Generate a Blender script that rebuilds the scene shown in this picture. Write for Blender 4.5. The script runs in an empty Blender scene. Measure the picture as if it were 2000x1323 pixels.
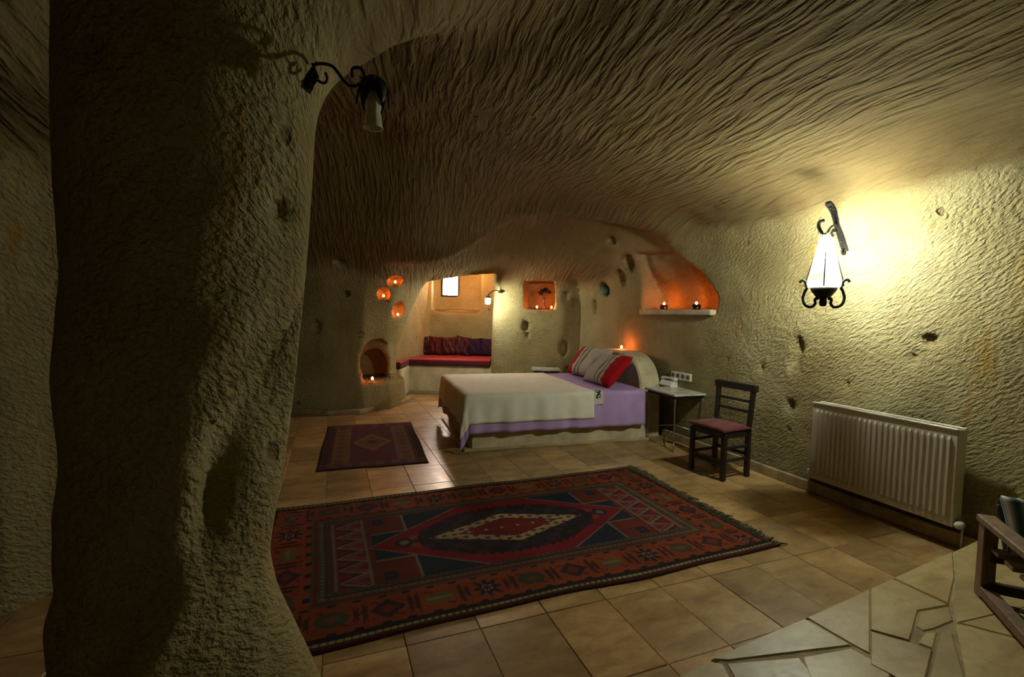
import bpy, bmesh, math, random
import numpy as np
from mathutils import Vector, Matrix, Euler

random.seed(7)
RNG = np.random.default_rng(11)
PI = math.pi
SC = bpy.context.scene
COL = SC.collection

# ---------------------------------------------------------------- camera, world, exposure
F_PX, CX_PX, CY_PX = 920.0, 1000.0, 661.5
CAM = Vector((0.0, 0.0, 1.40))
PITCH, ROLL = math.radians(3.08), math.radians(1.26)
FWD = Vector((0, math.cos(PITCH), -math.sin(PITCH)))
_u0 = Vector((0, math.sin(PITCH), math.cos(PITCH)))
RIGHT = Vector((1, 0, 0)) * math.cos(ROLL) + _u0 * math.sin(ROLL)
UP = RIGHT.cross(FWD)
cam_data = bpy.data.cameras.new('camera')
cam_data.sensor_width = 36.0
cam_data.lens = F_PX / 2000.0 * 36.0
cam_data.clip_start = 0.02
cam = bpy.data.objects.new('camera', cam_data)
COL.objects.link(cam)
_m = Matrix.Identity(4)
for i in range(3):
    _m[i][0], _m[i][1], _m[i][2], _m[i][3] = RIGHT[i], UP[i], -FWD[i], CAM[i]
cam.matrix_world = _m
SC.camera = cam

world = bpy.data.worlds.new('daylight')
SC.world = world
world.use_nodes = True
_bg = world.node_tree.nodes['Background']
_bg.inputs['Color'].default_value = (1.0, 0.83, 0.70, 1)
_bg.inputs['Strength'].default_value = 110.0

SC.view_settings.view_transform = 'Standard'
SC.view_settings.look = 'None'
SC.view_settings.gamma = 1.0
SC.view_settings.use_curve_mapping = False
SC.view_settings.exposure = 0.0
SC.cycles.use_denoising = True
SC.cycles.max_bounces = 8
SC.cycles.diffuse_bounces = 3
SC.cycles.transparent_max_bounces = 12
SC.cycles.caustics_reflective = False
SC.cycles.caustics_refractive = False
SC.cycles.sample_clamp_indirect = 6.0

# daylight guide (portal) just outside the little window
_pl = bpy.data.lights.new('window_daylight', 'AREA')
_pl.shape = 'RECTANGLE'
_pl.size, _pl.size_y = 0.36, 0.48
_pl.cycles.is_portal = True
_po = bpy.data.objects.new('window_daylight', _pl)
_po.location = (-1.25, 9.56, 1.93)
_po.rotation_euler = (-PI / 2, 0, 0)
COL.objects.link(_po)

LAMP_POWER = 108.0          # wrought-iron lantern on the long wall
LAMP_COLOUR = (0.98, 1.0, 0.84)
BACK_POWER = 38.0          # small lantern beside the alcove
BACK_COLOUR = (1.0, 0.97, 0.80)
CANDLE_POWER = 1.3
CANDLE_COLOUR = (1.0, 0.175, 0.028)


def pix_dir(px, py):
    return FWD + RIGHT * ((px - CX_PX) / F_PX) + UP * ((CY_PX - py) / F_PX)


def on_level(px, py, z):
    """Point of the horizontal plane z seen at a photograph position (surveying helper)."""
    d = pix_dir(px, py)
    t = (z - CAM.z) / d.z
    return CAM + d * t


# room axes: A runs across to the long wall, B along it, away from the viewer
TH = math.radians(21.2)
AX, BX = Vector((math.cos(TH), math.sin(TH), 0)), Vector((-math.sin(TH), math.cos(TH), 0))


def P(a, b, z=0.0):
    return AX * a + BX * b + Vector((0, 0, z))


# ---------------------------------------------------------------- node helpers
def new_mat(name):
    m = bpy.data.materials.new(name)
    m.use_nodes = True
    nt = m.node_tree
    b = nt.nodes['Principled BSDF']
    return m, nt, b


def N(nt, typ, **kw):
    n = nt.nodes.new(typ)
    for k, v in kw.items():
        setattr(n, k, v)
    return n


def L(nt, a, b):
    nt.links.new(a, b)


def ramp(nt, fac, stops):
    r = N(nt, 'ShaderNodeValToRGB')
    el = r.color_ramp.elements
    while len(el) < len(stops):
        el.new(0.5)
    for e, (p, c) in zip(el, stops):
        e.position = p
        e.color = (c[0], c[1], c[2], 1)
    L(nt, fac, r.inputs['Fac'])
    return r.outputs['Color']


def noise(nt, vec, scale, detail=3, rough=0.55, dist=0.0):
    n = N(nt, 'ShaderNodeTexNoise')
    n.inputs['Scale'].default_value = scale
    n.inputs['Detail'].default_value = detail
    n.inputs['Roughness'].default_value = rough
    n.inputs['Distortion'].default_value = dist
    if vec is not None:
        L(nt, vec, n.inputs['Vector'])
    return n.outputs['Fac']


def mapping(nt, vec, rot=(0, 0, 0), scale=(1, 1, 1)):
    """rotation first, then a stretch per axis"""
    m1 = N(nt, 'ShaderNodeMapping')
    m1.inputs['Rotation'].default_value = rot
    L(nt, vec, m1.inputs['Vector'])
    m2 = N(nt, 'ShaderNodeMapping')
    m2.inputs['Scale'].default_value = scale
    L(nt, m1.outputs['Vector'], m2.inputs['Vector'])
    return m2.outputs['Vector']


def math_n(nt, op, a, b=None, c=None, clamp=False):
    n = N(nt, 'ShaderNodeMath', operation=op, use_clamp=clamp)
    for i, v in enumerate((a, b, c)):
        if v is None:
            continue
        if isinstance(v, (int, float)):
            n.inputs[i].default_value = v
        else:
            L(nt, v, n.inputs[i])
    return n.outputs[0]


def mix_col(nt, fac, a, b, mode='MIX'):
    n = N(nt, 'ShaderNodeMix', data_type='RGBA', blend_type=mode)
    for sock, v in ((n.inputs[0], fac), (n.inputs[6], a), (n.inputs[7], b)):
        if isinstance(v, (int, float)):
            sock.default_value = v
        elif isinstance(v, tuple):
            sock.default_value = (v[0], v[1], v[2], 1)
        else:
            L(nt, v, sock)
    return n.outputs[2]


def bump(nt, height, strength, dist, normal=None):
    n = N(nt, 'ShaderNodeBump')
    n.inputs['Strength'].default_value = strength
    n.inputs['Distance'].default_value = dist
    L(nt, height, n.inputs['Height'])
    if normal is not None:
        L(nt, normal, n.inputs['Normal'])
    return n.outputs['Normal']


def smooth(nt, v, lo, hi):
    n = N(nt, 'ShaderNodeMapRange', interpolation_type='SMOOTHSTEP')
    n.inputs['From Min'].default_value = lo
    n.inputs['From Max'].default_value = hi
    L(nt, v, n.inputs['Value'])
    return n.outputs['Result']


# ---------------------------------------------------------------- materials
def mat_tuff():
    m, nt, b = new_mat('carved_tuff')
    pos = N(nt, 'ShaderNodeNewGeometry')
    co = pos.outputs['Position']
    sep = N(nt, 'ShaderNodeSeparateXYZ')
    L(nt, pos.outputs['True Normal'], sep.inputs[0])
    nz = math_n(nt, 'ABSOLUTE', sep.outputs['Z'])
    overhead = smooth(nt, nz, 0.25, 0.75)
    room = mapping(nt, co, rot=(0, 0, -TH))
    # colour: pale yellow tuff with ochre runs and grey brown clouding
    n1 = noise(nt, co, 1.1, 5, 0.6)
    n2 = noise(nt, mapping(nt, co, scale=(2.6, 2.6, 0.5)), 1.4, 4, 0.6, 0.6)
    n3 = noise(nt, co, 17.0, 4, 0.65)
    c = ramp(nt, n1, [(0.3, (0.235, 0.185, 0.080)), (0.5, (0.335, 0.288, 0.140)), (0.72, (0.42, 0.375, 0.205))])
    och = smooth(nt, n2, 0.60, 0.74)
    c = mix_col(nt, math_n(nt, 'MULTIPLY', och, 0.85), c, (0.33, 0.20, 0.04))
    c = mix_col(nt, math_n(nt, 'MULTIPLY', smooth(nt, n3, 0.50, 0.75), 0.30), c, (0.17, 0.12, 0.05))
    # dark pits
    v = N(nt, 'ShaderNodeTexVoronoi')
    v.inputs['Scale'].default_value = 2.6
    v.inputs['Randomness'].default_value = 1.0
    L(nt, co, v.inputs['Vector'])
    wob = noise(nt, co, 14.0, 2)
    pd = math_n(nt, 'ADD', v.outputs['Distance'], math_n(nt, 'MULTIPLY', wob, 0.12))
    pit = math_n(nt, 'SUBTRACT', 1.0, smooth(nt, pd, 0.105, 0.15))
    c = mix_col(nt, math_n(nt, 'MULTIPLY', pit, 0.7), c, (0.15, 0.10, 0.05))
    # level faces, mainly the vault, are browner and darker, unevenly
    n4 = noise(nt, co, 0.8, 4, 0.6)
    vault_brown = math_n(nt, 'MULTIPLY', smooth(nt, nz, 0.30, 0.80), math_n(nt, 'MULTIPLY_ADD', n4, 0.7, 0.54), clamp=True)
    c = mix_col(nt, vault_brown, c, (0.125, 0.088, 0.036))
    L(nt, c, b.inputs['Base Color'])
    b.inputs['Roughness'].default_value = 0.95
    b.inputs['Specular IOR Level'].default_value = 0.12
    # relief: pick strokes running along the vault, coarser pecking on the walls
    warp = N(nt, 'ShaderNodeTexNoise')
    warp.inputs['Scale'].default_value = 0.9
    L(nt, co, warp.inputs['Vector'])
    wv = N(nt, 'ShaderNodeVectorMath', operation='MULTIPLY_ADD')
    L(nt, warp.outputs['Color'], wv.inputs[0])
    wv.inputs[1].default_value = (0.14, 0.14, 0.14)
    L(nt, room, wv.inputs[2])
    st = N(nt, 'ShaderNodeMapping')
    st.inputs['Rotation'].default_value = (0, 0, math.radians(9))
    L(nt, wv.outputs[0], st.inputs['Vector'])
    s1 = N(nt, 'ShaderNodeMapping')
    s1.inputs['Scale'].default_value = (27, 3.6, 6)
    L(nt, st.outputs['Vector'], s1.inputs['Vector'])
    strokes = noise(nt, s1.outputs['Vector'], 1.0, 2, 0.5)
    strokes = smooth(nt, strokes, 0.38, 0.66)
    w1 = N(nt, 'ShaderNodeMapping')
    w1.inputs['Rotation'].default_value = (math.radians(38), 0, 0)
    L(nt, wv.outputs[0], w1.inputs['Vector'])
    w2 = N(nt, 'ShaderNodeMapping')
    w2.inputs['Scale'].default_value = (44, 24, 62)
    L(nt, w1.outputs['Vector'], w2.inputs['Vector'])
    peck = noise(nt, w2.outputs['Vector'], 1.0, 3, 0.55)
    peck = smooth(nt, peck, 0.32, 0.68)
    grain = noise(nt, co, 75.0, 3, 0.6)
    h = N(nt, 'ShaderNodeMix', data_type='FLOAT')
    L(nt, overhead, h.inputs[0])
    L(nt, peck, h.inputs[2])
    L(nt, math_n(nt, 'MULTIPLY', strokes, 1.25), h.inputs[3])
    hh = math_n(nt, 'ADD', h.outputs[0], math_n(nt, 'MULTIPLY', grain, 0.5))
    hh = math_n(nt, 'SUBTRACT', hh, math_n(nt, 'MULTIPLY', pit, 1.5))
    L(nt, bump(nt, hh, 1.0, 0.010), b.inputs['Normal'])
    return m


def mat_stone(name, c1, c2, c3, rough, spec=0.5, scale=3.0, per_object=0.35, bmp=0.002):
    """Travertine-like: clouded along one axis, tone varied per stone."""
    m, nt, b = new_mat(name)
    g = N(nt, 'ShaderNodeNewGeometry')
    oi = N(nt, 'ShaderNodeObjectInfo')
    off = N(nt, 'ShaderNodeVectorMath', operation='MULTIPLY_ADD')
    L(nt, oi.outputs['Random'], off.inputs[0])
    off.inputs[1].default_value = (37, 51, 13)
    L(nt, g.outputs['Position'], off.inputs[2])
    co = mapping(nt, off.outputs[0], rot=(0, 0, -TH), scale=(1, 2.2, 1))
    n1 = noise(nt, co, scale, 5, 0.62, 0.4)
    n2 = noise(nt, off.outputs[0], 26, 3, 0.6)
    n3 = noise(nt, co, 1.1, 2, 0.5)
    c = ramp(nt, n1, [(0.32, c1), (0.52, c2), (0.7, c3)])
    c = mix_col(nt, math_n(nt, 'MULTIPLY', smooth(nt, n2, 0.55, 0.8), 0.35), c, (c1[0] * .6, c1[1] * .55, c1[2] * .5))
    hsv = N(nt, 'ShaderNodeHueSaturation')
    val = math_n(nt, 'MULTIPLY_ADD', oi.outputs['Random'], per_object, 1.0 - per_object * 0.5)
    L(nt, val, hsv.inputs['Value'])
    L(nt, math_n(nt, 'MULTIPLY_ADD', n3, 0.03, 0.485), hsv.inputs['Hue'])
    L(nt, c, hsv.inputs['Color'])
    L(nt, hsv.outputs['Color'], b.inputs['Base Color'])
    r = math_n(nt, 'MULTIPLY_ADD', n2, 0.22, rough - 0.08)
    L(nt, r, b.inputs['Roughness'])
    b.inputs['Specular IOR Level'].default_value = spec
    hgt = math_n(nt, 'ADD', n1, math_n(nt, 'MULTIPLY', n2, 0.5))
    L(nt, bump(nt, hgt, 0.6, bmp), b.inputs['Normal'])
    return m


def mat_plain(name, col, rough=0.6, metal=0.0, spec=0.5, var=0.12, vscale=20.0, bmp=0.0, bscale=60.0, sheen=0.0):
    m, nt, b = new_mat(name)
    tc = N(nt, 'ShaderNodeTexCoord')
    n = noise(nt, tc.outputs['Object'], vscale, 4, 0.6)
    lo = tuple(max(0, x * (1 - var * 1.6)) for x in col)
    hi = tuple(min(1, x * (1 + var)) for x in col)
    L(nt, ramp(nt, n, [(0.3, lo), (0.7, hi)]), b.inputs['Base Color'])
    b.inputs['Roughness'].default_value = rough
    b.inputs['Metallic'].default_value = metal
    b.inputs['Specular IOR Level'].default_value = spec
    if sheen:
        b.inputs['Sheen Weight'].default_value = sheen
    if bmp:
        L(nt, bump(nt, noise(nt, tc.outputs['Object'], bscale, 3, 0.6), 0.7, bmp), b.inputs['Normal'])
    return m


def mat_wood(name, c1, c2, rough=0.5):
    m, nt, b = new_mat(name)
    tc = N(nt, 'ShaderNodeTexCoord')
    n = noise(nt, mapping(nt, tc.outputs['Object'], scale=(30, 30, 4)), 1.0, 4, 0.6, 0.5)
    L(nt, ramp(nt, n, [(0.3, c1), (0.7, c2)]), b.inputs['Base Color'])
    b.inputs['Roughness'].default_value = rough
    L(nt, bump(nt, n, 0.4, 0.001), b.inputs['Normal'])
    return m


def mat_woven(name, rough=0.95, fine=260.0, bmp=0.0012):
    """Textile coloured by the yarn colours stored on the mesh."""
    m, nt, b = new_mat(name)
    a = N(nt, 'ShaderNodeAttribute', attribute_name='yarn')
    tc = N(nt, 'ShaderNodeTexCoord')
    n = noise(nt, tc.outputs['Object'], fine, 2, 0.6)
    n2 = noise(nt, tc.outputs['Object'], 9.0, 3, 0.6)
    c = mix_col(nt, math_n(nt, 'MULTIPLY', n, 0.45), a.outputs['Color'], (0, 0, 0), 'MIX')
    c = mix_col(nt, math_n(nt, 'MULTIPLY', n2, 0.25), c, (0.02, 0.015, 0.01), 'MIX')
    L(nt, c, b.inputs['Base Color'])
    b.inputs['Roughness'].default_value = rough
    b.inputs['Specular IOR Level'].default_value = 0.15
    L(nt, bump(nt, n, 0.8, bmp), b.inputs['Normal'])
    return m


def mat_emit(name, col, strength):
    m, nt, b = new_mat(name)
    b.inputs['Base Color'].default_value = (*col, 1)
    b.inputs['Emission Color'].default_value = (*col, 1)
    b.inputs['Emission Strength'].default_value = strength
    # a flame or bulb is a little hotter inside: facing-independent mottling keeps it procedural
    tc = N(nt, 'ShaderNodeTexCoord')
    n = noise(nt, tc.outputs['Object'], 30, 1)
    L(nt, math_n(nt, 'MULTIPLY_ADD', n, strength * 0.4, strength * 0.8), b.inputs['Emission Strength'])
    return m


def mat_clear(name, tint=(1, 1, 1), milk=0.1, gloss=0.12):
    """Thin lamp or window glass: mostly straight-through, a little gloss and a little milkiness."""
    m, nt, b = new_mat(name)
    out = nt.nodes['Material Output']
    tr = N(nt, 'ShaderNodeBsdfTransparent')
    tr.inputs['Color'].default_value = (*tint, 1)
    gl = N(nt, 'ShaderNodeBsdfGlossy')
    gl.inputs['Roughness'].default_value = 0.08
    df = N(nt, 'ShaderNodeBsdfTranslucent')
    df.inputs['Color'].default_value = (0.9 * tint[0], 0.9 * tint[1], 0.88 * tint[2], 1)
    tc = N(nt, 'ShaderNodeTexCoord')
    n = noise(nt, tc.outputs['Object'], 25, 2)
    m1 = N(nt, 'ShaderNodeMixShader')
    L(nt, math_n(nt, 'MULTIPLY', n, milk * 2), m1.inputs[0])
    L(nt, tr.outputs[0], m1.inputs[1])
    L(nt, df.outputs[0], m1.inputs[2])
    fr = N(nt, 'ShaderNodeFresnel')
    fr.inputs['IOR'].default_value = 1.45
    m2 = N(nt, 'ShaderNodeMixShader')
    L(nt, math_n(nt, 'MULTIPLY_ADD', fr.outputs[0], 0.22, gloss * 0.2), m2.inputs[0])
    L(nt, m1.outputs[0], m2.inputs[1])
    L(nt, gl.outputs[0], m2.inputs[2])
    L(nt, m2.outputs[0], out.inputs['Surface'])
    return m


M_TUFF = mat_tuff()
M_TILE = mat_stone('travertine_tile', (0.25, 0.145, 0.055), (0.38, 0.25, 0.105), (0.50, 0.355, 0.165), 0.30, 0.5, 4.2, 0.55, 0.0012)
M_FLAG = mat_stone('flagstone', (0.28, 0.205, 0.085), (0.39, 0.31, 0.14), (0.50, 0.42, 0.21), 0.40, 0.5, 3.0, 0.30, 0.003)
M_GROUT = mat_plain('grout', (0.42, 0.31, 0.17), 0.9, var=0.2, vscale=12)
M_GROUT_DARK = mat_plain('flagstone_grout', (0.40, 0.32, 0.18), 0.95, var=0.3, vscale=9)
M_SKIRT = mat_stone('skirting_stone', (0.30, 0.22, 0.12), (0.40, 0.31, 0.18), (0.5, 0.4, 0.26), 0.45, 0.4, 4.0, 0.1)
M_PLASTER = mat_plain('pale_stone_slab', (0.55, 0.49, 0.32), 0.8, var=0.18, vscale=6, bmp=0.004, bscale=22)
M_IRON = mat_plain('wrought_iron', (0.018, 0.016, 0.015), 0.55, 0.6, var=0.3, bmp=0.001)
M_BLACKWOOD = mat_wood('black_stained_wood', (0.010, 0.007, 0.006), (0.026, 0.016, 0.012), 0.45)
M_WOOD = mat_wood('weathered_wood', (0.10, 0.06, 0.03), (0.22, 0.14, 0.075), 0.6)
M_REDPAD = mat_plain('dark_red_fabric', (0.115, 0.014, 0.016), 0.9, var=0.25, vscale=60, bmp=0.001, bscale=220, sheen=0.2)
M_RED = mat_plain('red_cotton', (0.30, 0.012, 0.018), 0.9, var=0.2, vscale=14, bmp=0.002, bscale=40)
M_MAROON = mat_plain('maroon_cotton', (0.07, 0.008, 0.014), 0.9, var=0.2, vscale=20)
M_ENAMEL = mat_plain('white_enamel', (0.62, 0.58, 0.47), 0.38, var=0.04, vscale=5)
M_ENAMEL_DARK = mat_plain('radiator_recess', (0.35, 0.32, 0.25), 0.6, var=0.1)
M_WHITE = mat_plain('white_plastic', (0.74, 0.72, 0.66), 0.35, var=0.04)
M_GREYPLASTIC = mat_plain('grey_plastic', (0.12, 0.12, 0.11), 0.5, var=0.1)
M_WAX = mat_plain('candle_wax', (0.75, 0.62, 0.42), 0.5, var=0.06)
M_TIN = mat_plain('tealight_tin', (0.6, 0.58, 0.55), 0.35, 0.9, var=0.06)
M_FLAME = mat_emit('candle_flame', CANDLE_COLOUR, CANDLE_POWER / (PI * 0.0030))
M_FLAME_JAR = mat_emit('jar_flame', CANDLE_COLOUR, 3.4 * CANDLE_POWER / (PI * 0.0030))
M_BULB = mat_emit('lamp_bulb', LAMP_COLOUR, LAMP_POWER / (PI * 0.0176))
ALCOVE_POWER, ALCOVE_COLOUR = 44.0, (1.0, 0.40, 0.13)
M_BULB_WARM = mat_emit('warm_lamp_bulb', ALCOVE_COLOUR, ALCOVE_POWER / (PI * 0.0090))
M_BULB_SMALL = mat_emit('small_lamp_bulb', BACK_COLOUR, BACK_POWER / (PI * 0.0090))
M_GLASS = mat_clear('lamp_glass', (1, 1, 0.98), 0.14)
M_PANE = mat_clear('window_glass', (1, 1, 1), 0.02, 0.1)
M_FROST = mat_plain('frosted_glass', (0.66, 0.64, 0.52), 0.45, var=0.1, vscale=12)
M_REDGLASS = mat_plain('dark_red_glass', (0.10, 0.006, 0.006), 0.2, var=0.1)
M_BLACKGLASS = mat_plain('black_glass', (0.014, 0.008, 0.008), 0.2, var=0.1)
M_GREENGLASS = mat_plain('green_glass', (0.10, 0.24, 0.19), 0.12, var=0.5, vscale=9)
M_CHROME = mat_plain('steel_rod', (0.45, 0.43, 0.40), 0.28, 0.9, var=0.1)
M_MARBLE = mat_stone('grey_marble', (0.40, 0.40, 0.36), (0.55, 0.55, 0.49), (0.7, 0.69, 0.62), 0.22, 0.5, 5.0, 0.0, 0.0003)
M_SHEET = mat_plain('lilac_sheet', (0.44, 0.30, 0.60), 0.92, var=0.06, vscale=8, bmp=0.001, bscale=160)
M_COVER = mat_plain('cream_bedspread', (0.80, 0.78, 0.66), 0.95, var=0.05, vscale=7, bmp=0.0015, bscale=190)
M_RUG = mat_woven('knotted_wool', 0.95, 300)
M_KILIM = mat_woven('kilim_weave', 0.95, 300)
M_PRINT = mat_woven('printed_cotton', 0.9, 300, 0.0006)
M_FRINGE = mat_plain('wool_fringe', (0.10, 0.085, 0.05), 0.95, var=0.4, vscale=30)
M_DRY = mat_plain('dried_flower', (0.035, 0.018, 0.012), 0.9, var=0.4)
M_VASE = mat_plain('dark_vase', (0.03, 0.015, 0.012), 0.35, var=0.2)
M_PAPER = mat_plain('cream_paper', (0.66, 0.6, 0.42), 0.85, var=0.06)


# ---------------------------------------------------------------- object helpers
def tag(o, label=None, cat=None, group=None, kind=None):
    if label: o['label'] = label
    if cat: o['category'] = cat
    if group: o['group'] = group
    if kind: o['kind'] = kind
    return o


def empty(name, loc=(0, 0, 0), rz=0.0):
    o = bpy.data.objects.new(name, None)
    o.empty_display_size = 0.1
    o.location = loc
    o.rotation_euler = (0, 0, rz)
    COL.objects.link(o)
    return o


class MB:
    """collects shapes into one mesh"""
    def __init__(self):
        self.v, self.f, self.s = [], [], []

    def add(self, vs, fs, smooth=False, M=None):
        o = len(self.v)
        self.v += [tuple(M @ Vector(p)) for p in vs] if M is not None else [tuple(p) for p in vs]
        self.f += [tuple(i + o for i in f) for f in fs]
        self.s += [smooth] * len(fs)
        return self

    def box(self, c, h, bev=0.0, M=None, rot=None):
        """bevelled box, centre c, half sizes h"""
        hx, hy, hz = h
        b = min(bev, hx * .95, hy * .95, hz * .95)
        vs, fs = [], []
        if b <= 0:
            vs = [(sx * hx, sy * hy, sz * hz) for sz in (-1, 1) for sy in (-1, 1) for sx in (-1, 1)]
            fs = [(0, 2, 3, 1), (4, 5, 7, 6), (0, 1, 5, 4), (2, 6, 7, 3), (0, 4, 6, 2), (1, 3, 7, 5)]
        else:
            idx = {}
            for sx in (-1, 1):
                for sy in (-1, 1):
                    for sz in (-1, 1):
                        for ax in range(3):
                            p = [sx * (hx - b), sy * (hy - b), sz * (hz - b)]
                            p[ax] = (sx, sy, sz)[ax] * (hx, hy, hz)[ax]
                            idx[(sx, sy, sz, ax)] = len(vs)
                            vs.append(tuple(p))
            g = lambda *k: idx[k]
            for s in (-1, 1):
                q = [g(s, -1, -1, 0), g(s, 1, -1, 0), g(s, 1, 1, 0), g(s, -1, 1, 0)]
                fs.append(tuple(q if s > 0 else q[::-1]))
                q = [g(-1, s, -1, 1), g(-1, s, 1, 1), g(1, s, 1, 1), g(1, s, -1, 1)]
                fs.append(tuple(q if s > 0 else q[::-1]))
                q = [g(-1, -1, s, 2), g(1, -1, s, 2), g(1, 1, s, 2), g(-1, 1, s, 2)]
                fs.append(tuple(q if s > 0 else q[::-1]))
            for s1 in (-1, 1):
                for s2 in (-1, 1):
                    q = [g(s1, s2, -1, 0), g(s1, s2, -1, 1), g(s1, s2, 1, 1), g(s1, s2, 1, 0)]
                    fs.append(tuple(q if s1 * s2 > 0 else q[::-1]))
                    q = [g(s1, -1, s2, 0), g(s1, 1, s2, 0), g(s1, 1, s2, 2), g(s1, -1, s2, 2)]
                    fs.append(tuple(q if s1 * s2 > 0 else q[::-1]))
                    q = [g(-1, s1, s2, 1), g(-1, s1, s2, 2), g(1, s1, s2, 2), g(1, s1, s2, 1)]
                    fs.append(tuple(q if s1 * s2 > 0 else q[::-1]))
            for sx in (-1, 1):
                for sy in (-1, 1):
                    for sz in (-1, 1):
                        q = (g(sx, sy, sz, 0), g(sx, sy, sz, 1), g(sx, sy, sz, 2))
                        fs.append(q if sx * sy * sz > 0 else q[::-1])
        T = Matrix.Translation(Vector(c))
        if rot is not None:
            T = T @ rot.to_4x4()
        if M is not None:
            T = M @ T
        return self.add(vs, fs, False, T)

    def bar(self, p, q, w, d, bev=0.003, up=(0, 0, 1)):
        """rectangular bar from p to q"""
        p, q = Vector(p), Vector(q)
        z = (q - p).normalized()
        u = Vector(up)
        if abs(z.dot(u)) > 0.95:
            u = Vector((0, 1, 0))
        x = u.cross(z).normalized()
        y = z.cross(x)
        R = Matrix((x, y, z)).transposed()
        return self.box((p + q) / 2, (w / 2, d / 2, (q - p).length / 2), bev, rot=R)

    def tube(self, pts, r, n=8, caps=True):
        pts = [Vector(p) for p in pts]
        rs = r if isinstance(r, (list, tuple)) else [r] * len(pts)
        vs, fs = [], []
        t0 = (pts[1] - pts[0]).normalized()
        u = t0.orthogonal().normalized()
        for i, p in enumerate(pts):
            a, c = pts[max(i - 1, 0)], pts[min(i + 1, len(pts) - 1)]
            t = (c - a).normalized() if (c - a).length > 1e-9 else t0
            u = (u - t * u.dot(t))
            u = u.normalized() if u.length > 1e-6 else t.orthogonal().normalized()
            w = t.cross(u)
            for k in range(n):
                an = 2 * PI * k / n
                vs.append(p + (u * math.cos(an) + w * math.sin(an)) * rs[i])
        for i in range(len(pts) - 1):
            for k in range(n):
                k2 = (k + 1) % n
                fs.append((i * n + k, i * n + k2, (i + 1) * n + k2, (i + 1) * n + k))
        if caps:
            fs.append(tuple(range(n - 1, -1, -1)))
            fs.append(tuple((len(pts) - 1) * n + k for k in range(n)))
        return self.add(vs, fs, True)

    def lathe(self, prof, c=(0, 0, 0), n=24, caps=True, wob=None):
        """prof: (radius, z) from below upwards"""
        vs, fs = [], []
        for (r, z) in prof:
            for k in range(n):
                an = 2 * PI * k / n
                rr = r * (wob(an, z) if wob else 1)
                vs.append((c[0] + rr * math.cos(an), c[1] + rr * math.sin(an), c[2] + z))
        for i in range(len(prof) - 1):
            for k in range(n):
                k2 = (k + 1) % n
                fs.append((i * n + k, i * n + k2, (i + 1) * n + k2, (i + 1) * n + k))
        if caps:
            fs.append(tuple(range(n - 1, -1, -1)))
            fs.append(tuple((len(prof) - 1) * n + k for k in range(n)))
        return self.add(vs, fs, True)

    def prism(self, poly, z0, z1, bev=0.0):
        """upright prism on an xy polygon (counter-clockwise), top edge chamfered"""
        n = len(poly)
        cx = sum(p[0] for p in poly) / n
        cy = sum(p[1] for p in poly) / n
        def inset(d):
            out = []
            for i in range(n):
                a, b, c = Vector(poly[i - 1][:2]), Vector(poly[i][:2]), Vector(poly[(i + 1) % n][:2])
                e1, e2 = (b - a).normalized(), (c - b).normalized()
                n1, n2 = Vector((-e1.y, e1.x)), Vector((-e2.y, e2.x))
                h = (n1 + n2)
                h = h / max(h.length_squared, 0.4) * 2 * d if h.length > 1e-6 else n1 * d
                out.append(b + h)
            return out
        rings = [[(p[0], p[1], z0) for p in poly], [(p[0], p[1], z1 - bev) for p in poly]]
        if bev > 0:
            rings.append([(p.x, p.y, z1) for p in inset(bev)])
        vs = [p for r in rings for p in r]
        fs = []
        for i in range(len(rings) - 1):
            for k in range(n):
                k2 = (k + 1) % n
                fs.append((i * n + k, i * n + k2, (i + 1) * n + k2, (i + 1) * n + k))
        fs.append(tuple((len(rings) - 1) * n + k for k in range(n)))
        fs.append(tuple(range(n - 1, -1, -1)))
        return self.add(vs, fs, False)

    def mesh(self, name, mat=None):
        me = bpy.data.meshes.new(name)
        me.from_pydata(self.v, [], self.f)
        me.polygons.foreach_set('use_smooth', self.s)
        if mat: me.materials.append(mat)
        me.update()
        return me

    def build(self, name, mat, parent=None):
        return link(name, self.mesh(name, mat), parent)


def link(name, me, parent=None):
    o = bpy.data.objects.new(name, me)
    COL.objects.link(o)
    if parent is not None:
        o.parent = parent
    return o


def grid_mesh(name, fn, nu, nv, mat, thick=0.0, col=None, smooth=True):
    """sheet of nu x nv cells; fn(i/nu, j/nv)->point; optional yarn colours col(u, v)->rgb"""
    us = np.linspace(0, 1, nu + 1)
    vs = np.linspace(0, 1, nv + 1)
    pts = [fn(u, v) for v in vs for u in us]
    fs = []
    for j in range(nv):
        for i in range(nu):
            a = j * (nu + 1) + i
            fs.append((a, a + 1, a + nu + 2, a + nu + 1))
    me = bpy.data.meshes.new(name)
    me.from_pydata([tuple(p) for p in pts], [], fs)
    me.polygons.foreach_set('use_smooth', [smooth] * len(fs))
    if mat: me.materials.append(mat)
    if col is not None:
        UU, VV = np.meshgrid(us, vs)
        c = col(UU.ravel(), VV.ravel())
        at = me.color_attributes.new('yarn', 'FLOAT_COLOR', 'POINT')
        buf = np.ones((len(pts), 4), np.float32)
        buf[:, :3] = c
        at.data.foreach_set('color', buf.ravel())
    me.update()
    return me


def arc_pts(c, r, a0, a1, n, ex, ey):
    """arc in the plane spanned by ex, ey"""
    c, ex, ey = Vector(c), Vector(ex), Vector(ey)
    return [c + ex * (r * math.cos(a0 + (a1 - a0) * i / n)) + ey * (r * math.sin(a0 + (a1 - a0) * i / n)) for i in range(n + 1)]


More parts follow.
